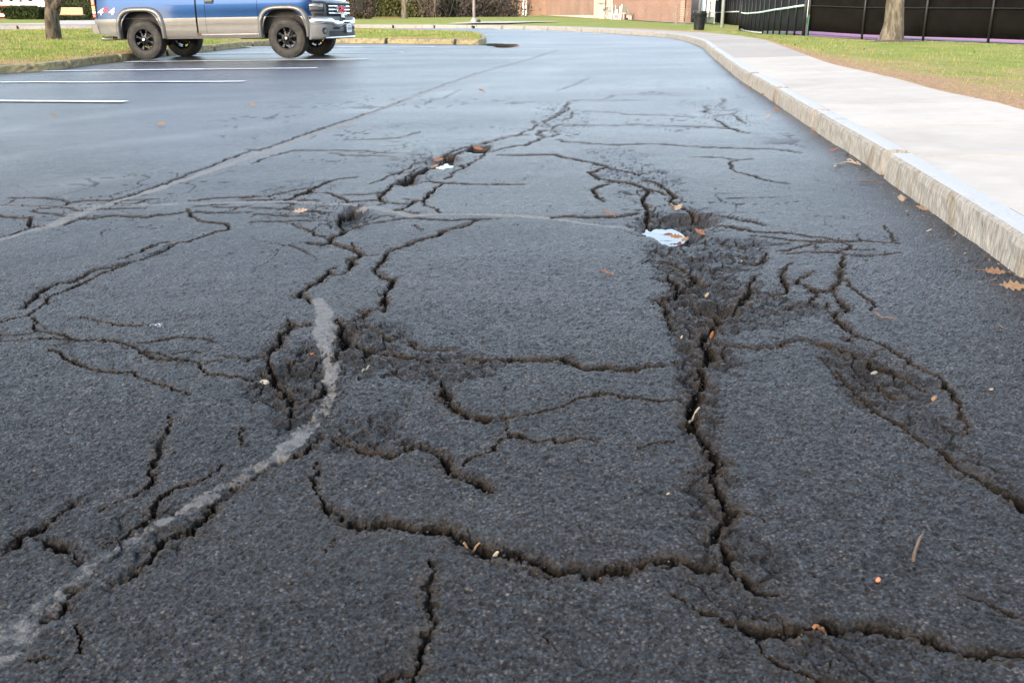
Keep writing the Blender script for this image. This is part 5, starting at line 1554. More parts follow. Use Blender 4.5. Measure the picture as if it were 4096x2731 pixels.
# ================================================================== PLANTS
def leafmat(name, c, var=.35, tr=.15):
    m = simple(name, c, .75, var=var, scale=1.7, spec=.25); return m
MAT_YEW = leafmat('dark_evergreen_foliage', (.035,.048,.013))
MAT_YEWB = leafmat('olive_evergreen_foliage', (.070,.075,.018))
MAT_TWIG = simple('bare_twigs', (.17,.13,.10), .9, var=.3, scale=3)
MAT_TWIGL = simple('pale_twigs', (.33,.27,.21), .9, var=.25, scale=3)
MAT_BRUSH = leafmat('brown_brush', (.095,.070,.050))
MAT_CORE = simple('dark_core', (.020,.016,.011), .95, var=.4, scale=2)  # near-black solid fill: shade inside the foliage put into the colour
MAT_BARK = simple('grey_brown_bark', (.115,.090,.065), .95, var=.45, scale=14, bump=1.0, bscale=22, stretch=(1, 1, .3), dirt=((.040,.032,.024), 9, .46, .60), spec=.1)
MAT_BARKL = simple('smooth_pale_bark', (.20,.165,.12), .95, var=.35, scale=11, bump=.9, bscale=22, stretch=(1, 1, .22), dirt=((.095,.080,.055), 8, .46, .60), spec=.1)
MAT_AUT = leafmat('orange_autumn_leaves', (.55,.27,.06))
def leaves(mb, pts, s0, s1, rnd, up=.0):
    for p in pts:
        s = rnd.uniform(s0, s1)
        a = Vector((rnd.gauss(0, 1), rnd.gauss(0, 1), rnd.gauss(0, 1)+up)); a.normalize()
        c = a.cross(Vector((rnd.gauss(0, 1), rnd.gauss(0, 1), rnd.gauss(0, 1)))); c.normalize()
        p = Vector(p)
        mb.add([p-a*s*.6, p+c*s*.35, p+a*s*.7, p-c*s*.35], [(0, 1, 2, 3)])
def hedge(name, label, base, dims, mat, seed, count, ls=(.08, .18), shape='box', group=None, under=.0, cat='hedge', rz=0.0):
    """base: ground centre; dims: half x, half y, height"""
    rnd = random.Random(seed)
    root = empty(name, base, rz, label, cat, group)
    hx, hy, h = dims
    mb = MB(); pts = []
    def surf(u, v, t):
        if shape == 'box':
            return None
    for _ in range(count):
        if shape == 'ball':
            v = Vector((rnd.gauss(0, 1), rnd.gauss(0, 1), rnd.gauss(0, 1))); v.normalize()
            r = rnd.uniform(.82, 1.03)
            sx = lambda t: (1 if t > 0 else -1)*abs(t)**.62
            p = Vector((sx(v.x)*hx*r, sx(v.y)*hy*r, h*.5+sx(v.z)*h*.5*r))
        else:
            f = rnd.random(); r = rnd.uniform(.88, 1.04)
            x, y, z = rnd.uniform(-hx, hx), rnd.uniform(-hy, hy), rnd.uniform(0, h)
            if f < .45: y = -hy*r
            elif f < .75: z = h*r
            elif f < .88: x = hx*r
            else: x = -hx*r
            k = 1-under*(1-z/h)
            p = Vector((x*k, y*k, z))
            p += Vector((0, 0, .10*h*math.sin(x*1.9+seed)*.5*(z/h)))+Vector((rnd.gauss(0, .04), rnd.gauss(0, .04), rnd.gauss(0, .04)))
        if p.z > .03: pts.append(p)
    leaves(mb, pts, ls[0], ls[1], rnd, .6)
    o = mb.build('foliage', mat, root); tag(o, kind='stuff')
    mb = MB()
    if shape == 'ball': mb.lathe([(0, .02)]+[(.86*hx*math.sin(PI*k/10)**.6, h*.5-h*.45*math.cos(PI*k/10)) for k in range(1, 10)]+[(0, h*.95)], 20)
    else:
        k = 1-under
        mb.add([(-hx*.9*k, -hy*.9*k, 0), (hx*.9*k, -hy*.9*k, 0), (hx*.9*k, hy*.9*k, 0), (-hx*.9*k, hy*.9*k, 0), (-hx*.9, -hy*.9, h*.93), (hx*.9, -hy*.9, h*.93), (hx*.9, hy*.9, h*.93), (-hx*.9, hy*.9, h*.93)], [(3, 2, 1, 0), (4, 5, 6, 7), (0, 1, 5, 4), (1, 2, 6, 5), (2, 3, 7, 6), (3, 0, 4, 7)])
    mb.build('dark_core', MAT_CORE, root)
    return root
def grow(mb, p, d, L, r, depth, rnd, tips, spread=.55, n=4, shrink=.68, upb=.15, minr=.004, sides=6):
    pts = [p]; rr = [r]
    q = Vector(p); dd = Vector(d)
    for k in range(n):
        dd = (dd+Vector((rnd.gauss(0, .10), rnd.gauss(0, .10), rnd.gauss(0, .06)+upb*.2))).normalized()
        q = q+dd*(L/n); pts.append(q.copy()); rr.append(max(minr, r*(1-.55*(k+1)/n)))
    mb.tube(pts, rr, sides if r > .03 else 4, cap=False)
    tips.append((pts[-1], dd))
    if depth <= 0: return
    for c in range(rnd.choice((2, 3, 3))):
        i = rnd.randint(max(1, n-3), n)
        ax = Vector((rnd.gauss(0, 1), rnd.gauss(0, 1), rnd.gauss(0, .5))); ax.normalize()
        nd = (dd+ax*spread+Vector((0, 0, upb))).normalized()
        grow(mb, pts[i], nd, L*shrink*rnd.uniform(.8, 1.15), rr[i]*.72, depth-1, rnd, tips, spread, n, shrink, upb, minr, sides)
def tree(name, label, trunkpts, trunkr, mat, seed, crown=True, depth=4, limbs=4, L=2.2, leafcount=0, leafm=None, group=None, sides=20, fork=None, flare=0.0, twm=None):
    rnd = random.Random(seed)
    base = Vector(trunkpts[0])
    root = empty(name, base, 0, label, 'tree', group)
    P = resample(catmull([Vector(p)-base for p in trunkpts], 6), n=22)
    s = arclen(P); R = [float(np.interp(d, np.linspace(0, s[-1], len(trunkr)), trunkr)) for d in s]
    # bark: uneven rings, buttressed foot
    mb = MB(); vs = []; ns = sides
    for i, p in enumerate(P):
        for k in range(ns):
            a = 2*PI*k/ns
            q = R[i]*(1+.07*math.sin(3*a+seed+.3*i)+.05*math.sin(7*a+1.7*i*.3)+rnd.uniform(-.02, .02))
            fl = flare*math.exp(-s[i]/.28)*(1+.5*math.sin(5*a+seed))
            vs.append((p.x+(q+fl)*math.cos(a), p.y+(q+fl)*math.sin(a), p.z))
    fs = [(i*ns+k, i*ns+(k+1) % ns, (i+1)*ns+(k+1) % ns, (i+1)*ns+k) for i in range(len(P)-1) for k in range(ns)]
    mb.add(vs, fs)
    mb.build('trunk', mat, root, smooth=True)
    tips = []
    mb = MB()
    d0 = (P[-1]-P[-2]).normalized()
    for k in range(limbs):
        a = 2*PI*k/limbs+rnd.uniform(-.4, .4)
        d = Vector((math.cos(a)*.75, math.sin(a)*.75, .9)).normalized()
        grow(mb, P[-1]-d0*.1, d, L, R[-1]*.62, depth, rnd, tips, upb=.25, minr=.006)
    if fork:
        for (fp, fd, fl_, fr) in fork: grow(mb, Vector(fp)-base, Vector(fd).normalized(), fl_, fr, depth-1, rnd, tips, upb=.25, minr=.006, sides=12)
    cr = mb.build('crown', twm or mat, root, smooth=True); tag(cr, kind='stuff')
    if leafcount:
        mb = MB(); pts = []
        for _ in range(leafcount):
            t, d = rnd.choice(tips); pts.append(t+Vector((rnd.gauss(0, .25), rnd.gauss(0, .25), rnd.gauss(0, .2))))
        leaves(mb, pts, .06, .12, rnd); tag(mb.build('leaves', leafm, cr), kind='stuff')
    return root

# left tree on the island
tb = at(219, 171, 30.0); tb.z = float(G(tb.x, tb.y))+.17
t1 = at(212, 120, 30); t2 = at(205, 60, 30); t3 = at(203, 18, 30)
tree('tree', 'dark rough barked tree forking low on the grass island beside the truck', [tb-Vector((0, 0, .12)), Vector((t1.x, 30, t1.z)), Vector((t2.x, 30, t2.z)), Vector((t3.x, 30.1, t3.z+.1)), (t3.x-.1, 30.2, t3.z+.9)], [.20, .185, .195, .20, .15], MAT_BARK, 4, depth=4, limbs=3, L=1.7,
     fork=[((t3.x+.05, 30, t3.z-.10), (.8, .1, .62), 2.0, .135)], flare=.05, sides=28)
# right tree by the fence
rb = TREE_R
q1 = at(3572, 100, 32); q2 = at(3578, 40, 32); q3 = at(3582, 0, 32)
tree('tree', 'smooth grey trunk standing on the lawn before the dark windscreen fence', [rb-Vector((0, 0, .15)), (q1.x, 32, q1.z), (q2.x, 32, q2.z), (q3.x, 32, q3.z), (q3.x+.05, 32.1, q3.z+1.6)], [.345, .285, .245, .238, .19], MAT_BARKL, 8, depth=4, limbs=5, L=2.6, flare=.12, sides=32)
# pale tree in front of the evergreens
cb = far(1616, 82); u1 = at(1618, 30, 82); u2 = at(1617, 0, 82)
tree('tree', 'pale slender trunk before the tall evergreen hedge', [cb-Vector((0, 0, .2)), (u1.x, 82, u1.z), (u2.x, 82, u2.z), (u2.x, 82, u2.z+1.2)], [.24, .205, .22, .16], MAT_BARKL, 15, depth=3, limbs=3, L=2.0, flare=.10, fork=[((u2.x+.1, 82, u2.z-.3), (.35, 0, .9), 2.4, .12)])

# hedges
hedge('hedge', 'clipped dark hedge below the white framed windows', far(104, 88), (1.70, 1.0, .98), MAT_YEW, 21, 4200, (.09, .20), under=.25)
hedge('hedge', 'low clipped hedge directly behind the park bench', far(330, 78), (1.75, .8, 1.15), MAT_YEW, 22, 3600, (.08, .18))
hedge('hedge', 'taller clipped hedge rising over the low one behind the bench', far(345, 84), (2.0, .8, 2.4), MAT_YEWB, 23, 3600, (.09, .20))
hedge('round_bush', 'round brown clipped bush right of the truck grille', far(1445, 80), (1.15, 1.0, 1.85), MAT_BRUSH, 24, 5200, (.06, .13), shape='ball', cat='bush')
hedge('evergreen_hedge', 'tall olive evergreen hedge left of the pale trunk', far(1555, 96), (2.2, 1.5, 4.6), MAT_YEWB, 25, 5200, (.12, .30), cat='hedge')
hedge('evergreen_hedge', 'tall olive evergreen hedge right of the pale trunk', far(1672, 95), (1.45, 1.5, 4.6), MAT_YEWB, 26, 4600, (.12, .30), cat='hedge')
hedge('dark_shrub', 'shadowy dense shrub between the evergreens and the thicket', far(1765, 99), (1.6, 1.2, 4.2), MAT_YEW, 27, 3400, (.12, .28), cat='shrub')
def thicket(name, label, base, width, hgt, count, mat, seed, depth=2, tilt=.35, r=.03, brush=0, group=None):
    rnd = random.Random(seed)
    root = empty(name, base, 0, label, 'shrub', group)
    mb = MB(); tips = []
    for k in range(count):
        x = rnd.gauss(0, width*.4); y = rnd.gauss(0, .5)
        d = Vector((rnd.gauss(0, tilt)+x*.12, rnd.gauss(0, tilt), 1)).normalized()
        grow(mb, Vector((x*.6, y, -.05)), d, hgt*rnd.uniform(.35, .6), r*rnd.uniform(.6, 1.2), depth, rnd, tips, spread=.5, n=4, shrink=.7, upb=.12, minr=.010, sides=5)
    tag(mb.build('stems', mat, root), kind='stuff')
    if brush:
        mb = MB(); pts = []
        for _ in range(brush):
            z = abs(rnd.gauss(0, .45))*hgt
            pts.append((rnd.gauss(0, width*.5), rnd.gauss(0, .6), z))
        leaves(mb, pts, .10, .30, rnd, .5); tag(mb.build('brush', MAT_BRUSH, root), kind='stuff')
    return root
thicket('bare_shrub', 'bare pale branched shrub left of the near lamp post', far(1815, 98), 2.6, 4.6, 26, MAT_TWIGL, 31, brush=1500)
thicket('bare_shrub', 'tangled brown leafless shrub behind the near lamp post', far(1905, 102), 3.0, 5.0, 34, MAT_TWIG, 32, brush=2600)
thicket('bare_shrub', 'brown leafless shrub in front of the brick wall', far(1975, 106), 3.0, 4.6, 30, MAT_TWIG, 33, brush=2400)
thicket('bare_shrub', 'upright many stemmed bare shrub beside the far lamp post', far(2030, 110), 2.0, 5.4, 26, MAT_TWIGL, 34, tilt=.18, brush=700)
thicket('bare_shrub', 'wispy grey shrub between the evergreen hedge and the thicket', far(1718, 93), 1.4, 4.0, 30, MAT_TWIG, 35, tilt=.2, brush=900)
thicket('sapling', 'twiggy leafless sapling in front of the brick wall end', far(2712, 66), .5, 2.0, 9, MAT_TWIGL, 36, depth=1, tilt=.22, r=.018)
# trees far behind, seen through the gap beside the school
for i, (px, D, hgt, lab) in enumerate(((2765, 190, 9, 'thin autumn tree showing beside the school wall corner'), (2800, 215, 11, 'orange autumn tree behind the white pole'), (2838, 200, 8, 'orange autumn tree over the pale railing'), (2880, 230, 10, 'autumn tree rising behind the tennis fence end'), (2740, 240, 11, 'autumn tree half hidden by the school wall'))):
    p = far(px, D)
    tree('autumn_tree', lab, [p, p+Vector((0, 0, hgt*.2)), p+Vector((.1, 0, hgt*.4))], [.22, .17, .12], MAT_TWIG, 60+i, depth=3, limbs=4, L=hgt*.24, leafcount=500, leafm=MAT_AUT, group='far autumn trees', sides=8)

# ================================================================== STREET FURNITURE
MAT_POST = simple('weathered_grey_post', (.36,.31,.285), .7, var=.1, scale=3)
MAT_GALV = simple('galvanised_pole', (.50,.53,.53), .55, metal=.3, var=.08, scale=3)
MAT_DKPOST = simple('dark_bronze_post', (.20,.175,.16), .7, var=.1, scale=3)
def lamp_post(label, p, r, h, mat, baseplate=True, head=True, group=None):
    root = empty('lamp_post', p, 0, label, 'lamp post', group)
    mb = MB(); mb.tube([(0, 0, -.1), (0, 0, h)], [r, r*.8], 14); mb.build('pole', mat, root, smooth=True)
    if baseplate:
        mb = MB(); mb.lathe([(0, .0), (r*2.6, 0), (r*2.5, .10), (r*1.7, .24), (r*1.1, .30)], 14); mb.build('base', mat, root, smooth=True)
    if head:
        mb = MB(); mb.box((0, -.5, h+.05), (.35, 1.2, .14)); mb.build('lamp_head', mat, root, bevel=.03)
    return root
lp = lamp_post('brown post with a wide foot on the lawn edge, thicker than the other brown post', far(1896, 62.5), .085, 6, MAT_POST)
mb = MB(); mb.lathe([(0, .0), (.10, .02), (.12, .10), (.07, .19), (0, .21)], 12, Matrix.Translation((.30, -.1, 0))); mb.build('foot_stone', MAT_BLACK, lp, smooth=True)
lamp_post('slim brown post before the brick wall beside the white downpipes', far(2066, 108), .085, 6, MAT_DKPOST)
lamp_post('grey metal light pole standing on the grass before the tennis fence', at(2887, 115, 60), .10, 8, MAT_GALV, False)
wp = lamp_post('white pole with a white meter box behind the trash can', far(2795, 100), .14, 8, MAT_WHITE, False)
mb = MB(); mb.box((.30, -.12, 2.3), (.20, .16, 2.4)); mb.build('meter_box', MAT_WHITE, wp)
wp = lamp_post('blue grey pole with a small box near the railing', far(2822, 110), .09, 8, MAT_GALV, False)
mb = MB(); mb.box((.15, -.12, 2.9), (.36, .16, .9)); mb.build('control_box', MAT_GALV, wp)

# park bench
bp_ = far(288, 74); BEN = empty('park_bench', bp_, math.radians(4), 'wooden slatted park bench with dark legs before the clipped hedge', 'bench')
MAT_WOOD = simple('weathered_bench_wood', (.55,.36,.20), .7, var=.15, scale=6, stretch=(.4, 4, 4))
for k in range(4):
    mb = MB(); mb.box((0, -.30+.115*k, .45-.004*k), (1.85, .095, .035)); mb.build('seat_slat', MAT_WOOD, BEN)
for k in range(5):
    mb = MB(); mb.box((-.05, .16+.045*k, .53+.095*k), (1.62-.03*k, .03, .082), Matrix.Rotation(-.25, 3, 'X')); mb.build('back_slat', MAT_WOOD, BEN)
for x in (-.72, 0, .72):
    mb = MB(); mb.tube([(x, -.30, 0), (x, -.27, .43), (x, .12, .43), (x, .36, .92)], .025, 6); mb.build('leg', MAT_BLACK, BEN)
    mb = MB(); mb.tube([(x, .28, 0), (x, .05, .43)], .025, 6); mb.build('leg', MAT_BLACK, BEN)

# trash can
MAT_BAG = simple('black_bin_bag', (.010,.010,.010), .40, var=.3, scale=8, bump=1.0, bscale=9, spec=.3)
tcp = at(2795, 127, 44); TC = empty('trash_can', tcp, 0, 'black trash can lined with a black bag on the grass by the sidewalk', 'trash can')
mb = MB(); prof = [(.0, .01), (.215, .0), (.225, .03), (.262, .74), (.275, .80)]
rnd = random.Random(3); vs = []; ns = 36
for i in range(15):
    z = .80*i/14; r0 = .215+.055*i/14
    for k in range(ns):
        a = 2*PI*k/ns
        q = r0*(1+.018*math.sin(5*a+z*9)+.014*math.sin(11*a-z*14)+rnd.uniform(-.015, .015))
        vs.append((q*math.cos(a), q*math.sin(a), z))
mb.add(vs, [(i*ns+k, i*ns+(k+1) % ns, (i+1)*ns+(k+1) % ns, (i+1)*ns+k) for i in range(14) for k in range(ns)])
mb.build('can_body', MAT_BAG, TC, smooth=True)
mb = MB(); vs = []
for i in range(6):
    t = i/5; z = .845-.20*t
    for k in range(ns):
        a = 2*PI*k/ns
        q = .285+.012*math.sin(7*a)*t+.02*math.sin(PI*t)+.008*math.sin(13*a+4*t)
        vs.append((q*math.cos(a), q*math.sin(a), z-.03*math.sin(3*a+1)*t*(t > .9)))
mb.add(vs, [(i*ns+k, (i+1)*ns+k, (i+1)*ns+(k+1) % ns, i*ns+(k+1) % ns) for i in range(5) for k in range(ns)])
mb.build('bag_cuff', MAT_BAG, TC, smooth=True)
mb = MB(); mb.lathe([(.285, .835), (.296, .845), (.288, .855), (.26, .85), (.25, .70), (0, .55)], 36); mb.build('rim', MAT_GALV if False else simple('dull_green_rim', (.10,.14,.14), .5), TC, smooth=True)
p = far(2765, 112); o = empty('trash_can', p, 0, 'small dark bin against the pale utility cabinet', 'trash can')
mb = MB(); mb.lathe([(0, 0), (.26, 0), (.30, .36), (.27, .42), (0, .44)], 18); mb.build('can_body', MAT_BAG, o, smooth=True)
mb = MB(); mb.lathe([(.31, .36), (.325, .39), (.30, .41)], 18); mb.build('rim', MAT_BLACK, o, smooth=True)
p = far(2757, 114); o = empty('utility_cabinet', p, 0, 'pale grey utility cabinet at the school wall corner', 'cabinet')
mb = MB(); mb.box((0, 0, .45), (.95, .5, .95)); mb.build('cabinet_body', MAT_GALV, o, bevel=.03)
mb = MB(); mb.box((-.22, -.26, .45), (.02, .01, .8)); mb.build('door_seam', MAT_BLACK, o)
# hydrant
p = far(2704, 104); HY = empty('fire_hydrant', p, 0, 'small white hydrant in front of the brick wall', 'hydrant')
mb = MB(); mb.lathe([(0, 0), (.16, 0), (.16, .05), (.10, .07), (.10, .42), (.14, .44), (.14, .48), (.10, .56), (.04, .62), (0, .63)], 14); mb.build('barrel', MAT_WHITE, HY, smooth=True)
for sg in (-1, 1):
    mb = MB(); mb.tube([(0, 0, .34), (sg*.17, 0, .34)], .05, 8); mb.build('nozzle', MAT_WHITE, HY)
p = far(2716, 98); mk = empty('marker_stake', p, 0, 'thin stake with an orange ribbon beside the hydrant', 'stake')
mb = MB(); mb.tube([(0, 0, 0), (.02, 0, .85)], .018, 6); mb.build('stake', MAT_TWIGL, mk)
mb = MB(); mb.box((-.10, 0, .62), (.16, .01, .06)); mb.build('ribbon', simple('orange_ribbon', (.75,.18,.03), .6), mk)
# pale railing
RA = empty('railing', (0,0,0), 0, 'pale metal railing between the trash can and the tennis fence', 'railing')
r0, r1 = at(2825, 92, 118), at(2857, 93, 100)
for k in range(13):
    q = r0.lerp(r1, k/12); mb = MB(); mb.tube([(q.x, q.y, q.z-.1), (q.x, q.y, q.z+1.05)], .022 if k not in (0, 12) else .045, 6); mb.build('baluster', MAT_GALV, RA)
for zz in (.55, 1.05):
    mb = MB(); mb.tube([r0+Vector((0, 0, zz)), r1+Vector((0, 0, zz))], .028, 6); mb.build('rail', MAT_GALV, RA)

# outdoor furniture by the school wall corner
MAT_PTIM = simple('pale_timber', (.60,.55,.47), .75, var=.1, scale=8)
MAT_GTIM = simple('mossy_timber_top', (.16,.20,.17), .8, var=.2, scale=8)
def ttable(label, px, D, h, w, posts, brace=False, top=MAT_GTIM):
    p = far(px, D); root = empty('timber_table', p, math.radians(-14), label, 'table')
    for k in (-1, 1):
        mb = MB(); mb.box((0, k*.15, h), (w, .26, .09)); mb.build('top_plank', top if k < 0 else MAT_PTIM, root)
    for k in range(posts):
        x = (k-(posts-1)/2)*(w*.30); mb = MB(); mb.box((x, 0, h/2-.06), (.12, .12, h+.02)); mb.build('leg', MAT_PTIM, root)
    if brace:
        mb = MB(); mb.tube([(-.05, -.25, h*.55), (.85, -.3, 0)], .05, 6); mb.build('brace', MAT_PTIM, root)
ttable('tallest timber table with a diagonal brace by the pale wall', 2405, 112, 1.62, .80, 2, True)
ttable('timber table lower than the braced one, green topped', 2417, 113, 1.02, .55, 2)
ttable('timber table with a single row of legs in front of the wall joint', 2434, 113, 1.32, .90, 2, top=MAT_PTIM)
ttable('short timber table behind the white posts', 2443, 112, .85, .55, 2)
ttable('mid height timber table behind the white framed sign', 2461, 114, 1.05, .75, 3)
ttable('low stool like timber table standing right of the dark chair', 2516, 110, .62, .70, 3)
for px, y0, D, lab in ((2449, 20, 104, 'leftmost tall white stake set by the framed sign'), (2463, 23, 108, 'thin white stake right behind the framed sign'), (2479, 26, 107, 'white stake left of its taller neighbour, before the dark chair'), (2486, 19, 106, 'tall white stake nearest to the dark chair')):
    p = far(px, D); t = at(px+(2 if px != 2463 else -1), y0, D); mb = MB(); mb.tube([(p.x-.08, p.y, p.z-.1), (t.x, p.y, t.z)], .055 if px != 2463 else .03, 8)
    tag(mb.build('white_stake', MAT_WHITE), lab, 'stake', 'white stakes by the school')
p = far(2465, 106); SG = empty('sign_board', p, 0, 'small white framed board standing among the white stakes', 'sign')
for d_, c_ in (((.60, .05, .09), (0, 0, .10)), ((.60, .05, .09), (0, 0, .52)), ((.09, .05, .50), (-.27, -.01, .31)), ((.09, .05, .50), (.27, -.01, .31))):
    mb = MB(); mb.box(c_, d_); mb.build('frame_bar', MAT_WHITE, SG)
mb = MB(); mb.box((0, .02, .31), (.48, .03, .36)); mb.build('board', simple('grey_board', (.30,.27,.28), .7), SG)
mb = MB(); mb.box((.02, .03, .80), (.26, .2, .45)); mb.build('white_top', MAT_WHITE, SG, bevel=.08)
p = far(2495, 110); CHR = empty('dark_chair', p, 0, 'dark high backed chair beside the white stakes', 'chair')
for nm, c_, d_, mt in (('backrest', (.12, .2, 1.05), (.50, .10, .50), MAT_GTIM), ('seat', (.05, 0, .68), (.42, .40, .10), MAT_PTIM), ('leg', (-.05, -.1, .32), (.09, .09, .64), MAT_PTIM), ('leg', (.24, .15, .40), (.16, .14, .80), MAT_BLACK), ('foot', (.32, .1, .10), (.34, .3, .20), MAT_BLACK)):
    mb = MB(); mb.box(c_, d_); mb.build(nm, mt, CHR, bevel=.02)

# ================================================================== TENNIS FENCE AND COURT
MAT_MESH = simple('black_windscreen', (.0095,.0080,.0065), .95, var=.35, scale=1.4, bump=.4, bscale=200, spec=.06)
MAT_MESHG = simple('grey_windscreen', (.016,.018,.018), .9, var=.25, scale=1.4, bump=.4, bscale=200, spec=.10)
MAT_FPOST = simple('black_fence_post', (.010,.010,.010), .5, var=.2, scale=5)
MAT_BAND = simple('pale_green_rail_tape', (.58,.72,.64), .55, var=.06, scale=5)
MAT_COURT = simple('magenta_court', (.42,.15,.26), .85, var=.08, scale=1.2)
MAT_COURTG = simple('grey_court_surround', (.13,.13,.16), .85, var=.08, scale=1)
FH = 3.0
FN = empty('tennis_fence', (0,0,0), 0, 'tall tennis court fence with black windscreen facing the lawn', 'fence')
FN2 = empty('tennis_fence', (0,0,0), 0, 'tennis court fence with grey windscreen and pale green mid rail, running away', 'fence')
def screen(p, q, zb, zt, mat, root, name='windscreen', sag=.0):
    mb = MB(); P = []
    d = Vector((q.x-p.x, q.y-p.y, 0)).normalized(); nn = Vector((d.y, -d.x, 0))
    for i in range(9):
        r = p.lerp(q, i/8)
        row = []
        for k in range(6):
            z = zb+(zt-zb)*k/5
            row.append(r+Vector((0, 0, z))+nn*(-.03+.015*math.sin(i*1.7+k*2.1)))
        P.append(row)
    mb.grid(P); return mb.build(name, mat, root, smooth=True, solid=.006)
for i, p in enumerate(fpts):
    mb = MB(); mb.tube([p-Vector((0, 0, .3)), p+Vector((0, 0, FH))], .055 if i else .075, 10); mb.build('post', MAT_FPOST, FN, smooth=True)
    if i < len(fpts)-1:
        q = fpts[i+1]
        screen(p+Vector((0, .06, 0)), q+Vector((0, .06, 0)), .24, FH-.1, MAT_MESH, FN)
        mb = MB(); mb.tube([p+Vector((0, -.03, 1.40)), q+Vector((0, -.03, 1.40))], .026, 8); mb.build('mid_rail', MAT_FPOST, FN)
        mb = MB(); mb.tube([p+Vector((0, 0, FH-.03)), q+Vector((0, 0, FH-.03))], .026, 8); mb.build('top_rail', MAT_FPOST, FN)
        mb = MB(); mb.tube([p+Vector((0, 0, .10)), q+Vector((0, 0, .10))], .008, 6); mb.build('tension_wire', MAT_FPOST, FN)
LF = [(3213,143,49.6),(3177,142,52),(3146,141,55),(3117,139.5,58),(3092,138,61),(3069.5,137.5,64),(3050,137,67),(3033,136,70),(3017,134,73),(3001.6,132,76),(2989,130,79),(2976,127.5,82),(2962,121,85.5)]
LF2 = [(2955,115.5,88),(2942.7,113.6,91),(2927.5,111,95),(2920,109.5,99),(2912,107,103),(2905,105.5,107),(2896,104,111),(2888,102,116),(2880,100,121),(2870,97.5,128),(2858,95,136)]
for run, mt in ((LF, MAT_MESHG), (LF2, MAT_MESHG)):
    pts = [at(*p) for p in run]
    for i, p in enumerate(pts):
        mb = MB(); mb.tube([p-Vector((0, 0, .3)), p+Vector((0, 0, FH))], .055 if 0 < i < len(pts)-1 else .09, 8); mb.build('post', MAT_FPOST, FN2, smooth=True)
        if i < len(pts)-1:
            q = pts[i+1]
            screen(p+Vector((.08, .08, 0)), q+Vector((.08, .08, 0)), .16 if i > 5 else .20, FH-.06, mt, FN2)
            d = (q-p).normalized()
            mb = MB(); mb.tube([p+d*.08+Vector((-.05, -.05, 1.40)), q-d*.08+Vector((-.05, -.05, 1.40))], .055, 8); mb.build('mid_rail', MAT_BAND, FN2)
            mb = MB(); mb.tube([p+Vector((0, 0, FH)), q+Vector((0, 0, FH))], .045, 8); mb.build('top_rail', MAT_BAND, FN2)
            if run is LF2 or i > 5:
                mb = MB(); mb.tube([p+d*.08+Vector((-.03, -.03, .08)), q-d*.08+Vector((-.03, -.03, .08))], .05, 6); mb.build('bottom_rail', MAT_WHITE, FN2)
pts_e = [at(2962, 121, 85.5), at(2955, 115.5, 88)]
screen(pts_e[0]+Vector((.05, .05, 0)), pts_e[1]+Vector((.05, .05, 0)), .0, FH, MAT_MESH, FN2)
gp = at(3226, 146, 48.7); mb = MB(); mb.tube([gp-Vector((0, 0, .1)), gp+Vector((.04, 0, 1.0))], .045, 10); tag(mb.build('green_post', simple('dark_green_post', (.02,.10,.055), .5)), 'short green post at the corner of the tennis fence', 'post')
# court behind
cz = -.10
c = [at(3240, 146, 50), at(4560, 207, 36.2)]
mb = MB(); c0 = fpts[0]+Vector((.3, .4, -.02)); c1 = fpts[-1]+Vector((.3, .4, -.02))
mb.add([c0, c1, c1+Vector((30, 16, .05)), c0+Vector((34, 60, .05)), c0+Vector((9, 60, .3))], [(0, 1, 2, 3, 4)])
tag(mb.build('court_surround', MAT_COURT), 'magenta tennis court surface showing under the windscreen', 'court', kind='structure')
mb = MB(); d = (c1-c0); o1 = Vector((1.6, 2.6, .006))
mb.add([c0+o1+d*.32, c1+o1, c1+Vector((30, 16, .058)), c0+Vector((34, 60, .058)), c0+o1+Vector((9, 50, .058))], [(0, 1, 2, 3, 4)])
tag(mb.build('court', MAT_COURTG), 'grey tennis court playing surface behind the fence', 'court', kind='structure')
# root mound and brown strip at the foot of the right tree
MAT_BROWN = simple('brown_ground', (.115,.085,.055), .95, var=.3, scale=14, bump=.8, bscale=40)
def mound(name, label, px, py, D, rx, ry, h, seed, mat):
    rnd = random.Random(seed); p = at(px, py, D); P = []
    for i in range(9):
        r = i/8; row = []
        for k in range(29):
            a = 2*PI*k/28; q = r*(1+.22*math.sin(3*a+seed)+.12*math.sin(5*a+2*seed))
            row.append(Vector((p.x+rx*q*math.cos(a), p.y+ry*q*math.sin(a), p.z+h*(1-r**1.5)-.02*r+.02*rnd.uniform(-1, 1)*(1-r))))
        P.append(row)
    mb = MB(); mb.grid(P); return tag(mb.build(name, mat, smooth=True), label, 'soil', kind='structure')
mound('soil_mound', 'root mound of bare soil at the smooth grey trunk', 3575, 172, 31.8, 1.15, .8, .10, 2, MAT_BROWN)
mound('brown_strip', 'brown strip trailing right from the smooth grey trunk', 3680, 200, 28.0, 1.0, 1.6, .035, 5, MAT_BROWN)  # low brown blob laid on the grass

